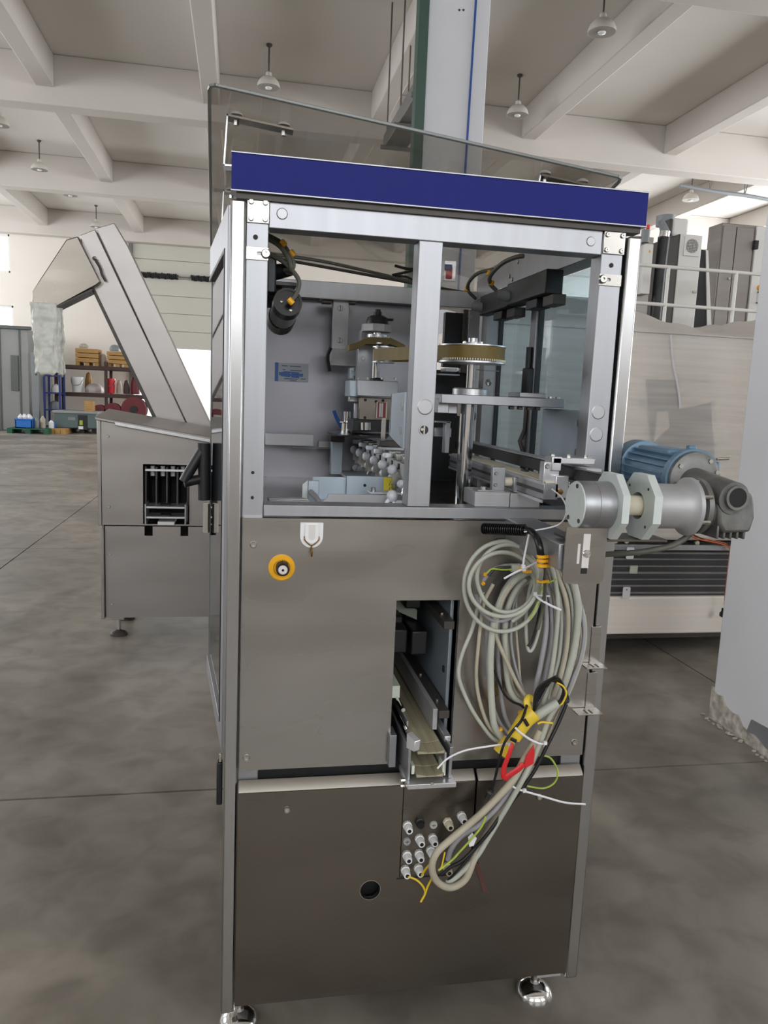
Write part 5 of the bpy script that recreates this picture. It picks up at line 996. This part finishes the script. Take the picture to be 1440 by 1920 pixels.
# long hanging strands
cable([(905, 1110), (896, 1140), (885, 1180), (868, 1222), (860, 1255), (864, 1284), (884, 1329), (907, 1364), (924, 1384), (942, 1394)], .0045, 'cable_grey', 'leftmost pale grey cable bowing out from the bundle', -.055)
cable([(925, 1095), (908, 1130), (900, 1182), (895, 1230), (893, 1270), (899, 1313), (915, 1358), (938, 1384)], .0042, 'cable_beige', 'second grey cable from the left side of the bundle', -.06)
cable([(1000, 1070), (980, 1078), (958, 1096), (938, 1128), (925, 1175), (920, 1225), (920, 1270), (922, 1318), (927, 1360), (942, 1385)], .0078, 'cable_grey', 'thick grey cable arching over and straight down on the left', -.07)
cable([(995, 1065), (972, 1075), (948, 1100), (930, 1140), (914, 1178), (914, 1240), (918, 1300), (934, 1350), (955, 1380)], .0045, 'cable_lav', 'grey cable half hidden behind the thick left cable', -.045)
cable([(985, 1085), (965, 1110), (950, 1150), (946, 1200), (949, 1250), (954, 1287), (965, 1309), (982, 1322), (1000, 1330)], .0068, 'cable_grey', 'thick grey cable hooking into the yellow tape from the left', -.055)
cable([(960, 1095), (940, 1130), (930, 1180), (934, 1203), (950, 1240), (971, 1284), (988, 1308)], .0045, 'cable_beige', 'stained beige cable crossing towards the yellow tape', -.075)
cable([(975, 1090), (962, 1140), (958, 1190), (962, 1230), (972, 1270), (985, 1300)], .0032, 'cable_lav', 'thin grey cable in the middle of the bundle', -.05)
cable([(1000, 1085), (975, 1105), (958, 1150), (952, 1200), (955, 1250), (962, 1290), (978, 1312)], .0040, 'cable_beige', 'beige cable behind the thick hooking one', -.04)
cable([(970, 1080), (945, 1120), (936, 1170), (934, 1230), (938, 1290), (946, 1340), (960, 1372)], .0050, 'cable_lav', 'grey cable between the thick left cable and the gap', -.04)
cable([(968, 1120), (968, 1180), (972, 1230), (975, 1270), (978, 1300)], .0028, 'cable_beige', 'thin brownish cable in the middle of the bundle', -.045)
cable([(1000, 1080), (990, 1120), (986, 1165), (988, 1208), (993, 1221), (1001, 1212), (1011, 1180), (1016, 1150), (1018, 1110)], .0040, 'cable_grey', 'short loop of grey cable in the gap of the bundle', -.06)
R_ = [([(1010, 1070), (1018, 1100), (1024, 1150), (1023, 1190), (1013, 1249), (1006, 1280), (1000, 1313), (992, 1335)], .0058, 'cable_lav', 'first grey strand right of the gap in the bundle', -.07),
      ([(1015, 1080), (1030, 1120), (1034, 1160), (1033, 1204), (1023, 1262), (1012, 1310)], .0045, 'cable_lav', 'second bluish grey strand right of the gap', -.06),
      ([(1022, 1045), (1035, 1067), (1043, 1102), (1046, 1149), (1039, 1226), (1031, 1271), (1018, 1320)], .0052, 'cable_grey', 'pale grey strand hanging from under the yellow clamp', -.085),
      ([(1030, 1060), (1047, 1110), (1053, 1165), (1049, 1226), (1040, 1264), (1028, 1310)], .0045, 'cable_grey', 'pale strand third from the right of the bundle', -.065),
      ([(1035, 1050), (1047, 1084), (1060, 1120), (1065, 1160), (1062, 1215), (1051, 1267), (1038, 1305)], .0056, 'cable_beige', 'brown stained strand right of the middle', -.075),
      ([(1050, 1055), (1072, 1085), (1083, 1130), (1082, 1175), (1074, 1227), (1060, 1275), (1044, 1310)], .0085, 'cable_grey', 'thickest grey cable on the right of the bundle', -.07),
      ([(1058, 1060), (1082, 1110), (1092, 1155), (1095, 1193), (1087, 1238), (1071, 1280), (1052, 1338), (1034, 1384)], .0042, 'cable_lav', 'outermost grey cable on the right of the bundle', -.055),
      ([(1052, 1062), (1076, 1120), (1088, 1170), (1088, 1215), (1075, 1265), (1058, 1310), (1040, 1350), (1018, 1400)], .0032, 'cable_beige', 'thin brownish cable beside the outermost strand', -.05),
      ([(1025, 1062), (1038, 1120), (1041, 1180), (1038, 1230), (1026, 1290)], .0038, 'cable_beige', 'thin beige strand behind the pale strands', -.045),
      ([(1040, 1058), (1066, 1105), (1074, 1150), (1073, 1200), (1064, 1245), (1046, 1300)], .0048, 'cable_grey', 'grey strand between the thickest and the brown stained strand', -.06),
      ([(1020, 1075), (1050, 1130), (1058, 1180), (1055, 1230), (1042, 1285)], .0042, 'cable_lav', 'bluish strand tucked behind the brown stained one', -.05),
      ([(1062, 1075), (1090, 1140), (1097, 1185), (1091, 1230), (1076, 1275), (1060, 1312)], .0050, 'cable_grey', 'grey strand second from the right edge of the bundle', -.045),
      ([(1003, 1100), (1012, 1130), (1008, 1165), (998, 1200), (990, 1212)], .0030, 'cable_black', 'thin black wire inside the bundle gap', -.075)]
for pts, r, m, l, y in R_: cable(pts, r, m, l, y)
cable([(928, 1255), (932, 1270), (945, 1300), (960, 1315), (976, 1322), (985, 1330)], .0028, 'cable_black', 'thin black cable curving into the yellow tape from the left', -.065)
# corrugated conduit, black hose and its yellow clamps
cc0, cc1 = PY(908, 991, -.10), PY(985, 994, -.19); prof = []
L_ = (cc1-cc0).length
for i in range(19): h = L_*i/18.8; prof += [(.0122, h), (.0122, h+L_*.024), (.0096, h+L_*.029), (.0096, h+L_*.048)]
cdt = thing('corrugated_conduit', cc0, 'short black corrugated conduit with a hose bending down over the arm', 'conduit'); obj('corrugated_tube', MB().lathe([(0, .003), (.0085, .002)]+prof+[(0, L_)], cc0, cc1-cc0, 22), 'black_shiny', cdt)
obj('hose', MB().tube([cc1-(cc1-cc0)*.05, PY(995, 996, -.205), PY(1006, 1008, -.235), PY(1012, 1026, -.25), PY(1014, 1042, -.25)], .0072, 14), 'black_shiny', cdt)
cable([(1013, 1040, -.25), (1015, 1070, -.24), (1012, 1095, -.18), (1005, 1115, -.10), (985, 1145, -.09), (960, 1165, -.085)], .0046, 'cable_grey', 'grey cable leaving the black hose through the yellow clamps', -.11)
cable([(1020, 1040, -.25), (1021, 1070, -.23), (1022, 1100, -.17), (1018, 1140, -.10), (1008, 1180, -.09)], .0040, 'cable_dark', 'dark cable beside the one in the yellow clamps', -.11)
def clamp(px, py, w, label):
    c = PY(px, py, (-.25 if py < 1062 else -.20) if px > 1000 else -.125); t = thing('cable_clamp', c, label, 'clamp', 'yellow cable clamps')
    obj('band', MB().lathe([(.0095*w, -.003), (.0105*w, -.0025), (.0105*w, .0025), (.0095*w, .003)], c, (0, 0, 1), 18), 'tag_yellow', t, .0003); box('lug', 'tag_yellow', c.x+.007*w, c.x+.014*w, c.y-.006, c.y+.004, c.z-.003, c.z+.003, t, .001)
for px, py, w, l in ((1016, 1043, 1, 'topmost yellow clamp under the black hose'), (1016, 1051, 1, 'middle yellow clamp of the upper three'), (1017, 1060, 1.05, 'lowest yellow clamp of the upper three'), (1016, 1089, 1, 'separate yellow clamp below the three others'), (978, 1064, .8, 'yellow clamp on the plug inside the small coil'), (986, 1071, .8, 'second yellow clamp on the plug inside the coil')): clamp(px, py, w, l)
pl_ = thing('cable_plug', PY(965, 1066, -.12), 'pale grey cable plug with green wire inside the small coil', 'plug'); obj('plug_body', MB().cyl(PY(958, 1065, -.12), PY(974, 1064, -.12), .009, n=18), 'cable_grey', pl_); obj('wire', MB().tube([PY(912, 1075, -.118), PY(922, 1067, -.12), (PY(940, 1068, -.12)), PY(958, 1068, -.12)], .002, 8), 'wire_green', pl_); obj('wire', MB().tube([PY(915, 1080, -.115), PY(930, 1066, -.115), PY(958, 1063, -.118)], .003, 8), 'cable_black', pl_)
for px, py, l in ((910, 1077, 'upper loose yellow ferrule at the left of the coil'), (906, 1094, 'lower loose yellow ferrule at the left of the coil')):
    c = PY(px, py, -.112); f_ = thing('wire_ferrule', c, l, 'ferrule'); obj('sleeve', MB().lathe([(.0025, -.004), (.004, -.003), (.004, .003), (.0025, .004)], c, (.5, 0, 1), 10), 'tag_yellow', f_); obj('collar', MB().lathe([(.004, -.001), (.0055, 0), (.004, .001)], c, (.5, 0, 1), 10), 'tag_yellow', f_)
def wire(pts, r, m, label, Y, name='wire'): return cable(pts, r, m, label, Y, 8, 'wire', name, None)
wire([(1011, 1113), (1018, 1101), (1030, 1092), (1043, 1086)], .0020, 'wire_green', 'short green and yellow wire below the separate clamp', -.125)
wire([(993, 1162), (998, 1153), (1004, 1140), (1010, 1128)], .0020, 'wire_green', 'green yellow wire under the small coil', -.12)
wire([(1011, 1416), (1030, 1420), (1042, 1436), (1046, 1452), (1038, 1469), (1018, 1478), (988, 1474)], .0022, 'wire_green', 'green yellow wire looping free at the lower right', -.07)
# cable ties
def tie(pts, w, label, Y, head=None):
    P = [PY(q[0], q[1], q[2] if len(q) > 2 else Y) for q in pts]; t = thing('cable_tie', P[0], label, 'cable tie', 'white cable ties')
    obj('strap', MB().tube(P, w, 6, 6, flat=.45), 'tie_white', t)
    if head: c = PY(head[0], head[1], head[2] if len(head) > 2 else Y); box('head', 'tie_white', c.x-.004, c.x+.004, c.y-.004, c.y+.003, c.z-.004, c.z+.004, t, .001)
tie([(992, 1002), (988, 1020), (983, 1045), (981, 1060)], .0022, 'white cable tie hanging vertically from the conduit', -.21, (981, 1062))
tie([(945, 1085), (965, 1074), (985, 1065), (1006, 1055)], .0022, 'white cable tie across the small coil', -.2, (982, 1067))
tie([(1002, 1113), (1010, 1122), (1030, 1134), (1052, 1144)], .0024, 'white cable tie sticking out right below the coil', -.125, (1003, 1113))
tie([(1002, 1116), (1015, 1117), (1031, 1118)], .0018, 'short grey cable tie end below the coil', -.12)
tie([(820, 1441, -.13), (840, 1422, -.12), (870, 1408, -.11), (905, 1401, -.105), (955, 1394, -.10)], .0022, 'long white cable tie reaching over to the chute', -.1, (955, 1395, -.102))
tie([(966, 1364), (975, 1373), (995, 1387), (1015, 1395), (1024, 1392)], .0024, 'white cable tie around the yellow taped joint', -.122, (1022, 1393))
tie([(952, 1465), (965, 1477), (985, 1484), (1020, 1494), (1060, 1505), (1098, 1508)], .0024, 'long white cable tie below the red tape', -.10, (983, 1482))
wire([(1000, 992, -.2), (985, 997, -.2), (1045, 985, -.24), (1062, 960, -.22), (1055, 935, -.2), (1035, 917, -.14)], .0016, 'tie_white', 'thin white strap looped over the arm', -.2, 'plastic_strap')
# yellow taped joint and red tape
yj = thing('taped_joint', PY(970, 1360, -.1), 'cable joint wrapped in yellow tape', 'cable joint')
obj('yellow_tape', MB().tube([PY(1001, 1335, -.105), PY(985, 1350, -.105), PY(963, 1382, -.1), ], lambda t: .0205-.004*t, 20, 8), 'tape_yellow', yj); obj('yellow_tape', MB().tube([PY(955, 1388, -.088), PY(945, 1402, -.085), PY(938, 1412, -.085)], lambda t: .015+.003*t, 18, 6), 'tape_yellow', yj)
obj('yellow_fold', MB().tube([PY(997, 1338, -.10), PY(988, 1318, -.095), PY(993, 1308, -.09), PY(999, 1312, -.09)], .008, 12, flat=.5), 'tape_yellow', yj)
for a, b in (((983, 1349), (990, 1361)), ((958, 1385), (968, 1390))): obj('print', MB().tube([PY(*a, -.127), PY(*b, -.126)], .004, 6, smooth=False, flat=.4), 'black', yj)
obj('white_core', MB().tube([PY(1002, 1345, -.11), PY(1025, 1330, -.115), PY(1045, 1318, -.115)], .0105, 16), 'cable_grey', yj)
rt = thing('red_tape', PY(965, 1440, -.11), 'red tape tied in a loop around the lower cables', 'tape')
obj('band', MB().tube([PY(961, 1394, -.118), PY(956, 1410, -.12), PY(945, 1440, -.118), PY(945, 1456, -.115), PY(952, 1459, -.115)], lambda t: .0045+.003*t, 10, flat=.5), 'tape_red', rt); obj('band', MB().tube([PY(948, 1458, -.115), PY(960, 1450, -.118), PY(972, 1442, -.12), PY(982, 1432, -.12)], .0072, 10, flat=.5), 'tape_red', rt)
obj('flag', MB().prism([PY(*q, -.122) for q in ((983, 1433), (987, 1418), (1001, 1397), (1003, 1412), (1001, 1432), (985, 1441))], (0, .004, 0)), 'tape_red', rt, .001)
# bunch of thin black wires curving out of the white cable
for k in range(9):
    o = k*3.0; cable([(1001+o*.5, 1335-o, -.105-.002*k), (1004+o, 1300-o*.7, -.11), (1018+o, 1281-o*.5, -.115-.003*k), (1040+o*.6, 1277+o*.2, -.12), (1056+o*.4, 1290+o, -.12+.002*k), (1052, 1310+o*.3, -.118), (1044, 1320, -.115)], .0031, 'cable_black', 'thin black wire of the bunch bending above the yellow tape', -.11, 7, 'wire', 'black_wire', 'black wires above the yellow tape')
wire([(1044, 1280), (1056, 1287), (1062, 1300), (1056, 1316), (1051, 1322)], .0021, 'wire_yellow', 'yellow wire beside the bunch of black wires', -.128)
wire([(1008, 1357), (1016, 1354), (1028, 1355), (1036, 1356)], .0025, 'wire_yellow', 'short yellow wire end pointing right from the joint', -.115)
# lower bundle
lw_ = [([(1048, 1318, -.105), (1030, 1345, -.10), (1015, 1385, -.10), (1000, 1420, -.10), (978, 1465, -.10), (958, 1500, -.095), (940, 1530, -.09), (913, 1575, -.085), (892, 1608, -.085), (858, 1642, -.085), (838, 1655, -.08)], .0062, 'cable_grey', 'pale grey cable running straight down to the glands'),
       ([(1012, 1370, -.095), (1000, 1395, -.10), (985, 1420, -.105), (962, 1462, -.105), (925, 1503, -.10), (894, 1533, -.10), (845, 1574, -.10), (818, 1600, -.10), (810, 1628, -.10), (820, 1653, -.095), (845, 1664, -.095), (872, 1649, -.09), (887, 1615, -.085), (901, 1585, -.075), (923, 1547, -.07), (952, 1500, -.07), (985, 1450, -.07), (1010, 1400, -.07)], .0082, 'cable_beige', 'thick beige cable making the lowest loop over the terminal plate'),
       ([(1000, 1400, -.085), (975, 1450, -.085), (940, 1505, -.08), (900, 1545, -.078), (865, 1568, -.075), (846, 1592, -.07), (840, 1612, -.06)], .0060, 'cable_lav', 'grey cable behind the lowest loop ending at a gland'),
       ([(1062, 1320, -.08), (1045, 1360, -.085), (1025, 1400, -.09), (1005, 1440, -.092), (985, 1470, -.092), (955, 1510, -.09), (913, 1565, -.09), (870, 1611, -.09), (846, 1625, -.085), (827, 1641, -.08)], .0042, 'cable_black', 'black cable running down beside the pale grey one'),
       ([(950, 1512, -.085), (916, 1560, -.095), (885, 1600, -.092), (862, 1628, -.09), (838, 1653, -.08)], .0030, 'cable_black', 'thin black cable inside the lowest loop'),
       ([(988, 1322, -.12), (978, 1350, -.118), (960, 1372, -.115), (945, 1395, -.115), (935, 1430, -.11), (928, 1460, -.105), (922, 1480, -.10)], .0030, 'cable_black', 'thin black cable hanging left of the red tape')]
for pts, r, m, l in lw_: cable(pts, r, m, l)
bp_ = thing('black_plug', PY(916, 1490, -.1), 'small black plug at the end of the thin black cable', 'plug'); obj('plug_body', MB().cyl(PY(922, 1480, -.10), PY(912, 1498, -.10), .007, .005, n=12), 'black', bp_); obj('plug_ring', MB().cyl(PY(920, 1483, -.10), PY(918, 1487, -.10), .0085, n=12), 'gasket', bp_)
wire([(911, 1531), (904, 1548), (892, 1564), (878, 1580), (862, 1597), (847, 1613), (822, 1632)], .0024, 'wire_green', 'yellow green earth wire crossing inside the lowest loop', -.112)
wire([(834, 1598), (831, 1612), (828, 1625), (823, 1632)], .0018, 'wire_yellow', 'short yellow wire inside the lowest loop', -.112)
wire([(764, 1643, -.045), (781, 1650, -.05), (793, 1662, -.055), (797, 1675, -.055), (789, 1691, -.055)], .0025, 'wire_yellow', 'yellow wire hanging from the lower left gland', -.05)
wire([(797, 1676, -.057), (802, 1662, -.06), (808, 1650, -.065), (815, 1636, -.08)], .0024, 'wire_yellow', 'yellow wire joining the hanging one from the right', -.06)
wire([(790, 1642, -.045), (798, 1630, -.055), (806, 1621, -.07), (816, 1614, -.08)], .0026, 'wire_yellow', 'yellow wire leaving the second lower gland', -.05)
a, b = PY(893, 1618, -.0235), PY(910, 1672, -.0235); obj('rust_strip', MB().strip([a, b], (.0055, 0, 0), (0, -.002, 0)), 'rust', M, label='dark red strip stuck on the lower panel')
wg = thing('wire_marker', PY(884, 1576, -.1), 'small white marker tag in the lower loop', 'tag'); obj('tag', MB().prism([PY(*q, -.105) for q in ((878, 1570), (886, 1562), (894, 1572), (888, 1586), (880, 1588))], (0, .002, 0)), 'tie_white', wg)
for px, py, l in ((938, 1368, 'orange yellow ring on the left strands'), (976, 1336, 'yellow clip left of the taped joint')):
    c = PY(px, py, -.07); y_ = thing('cable_ring', c, l, 'ring'); obj('ring', MB().lathe([(.005, -.004), (.0065, 0), (.005, .004)], c, (.6, 0, -.8), 12), 'tag_yellow', y_)
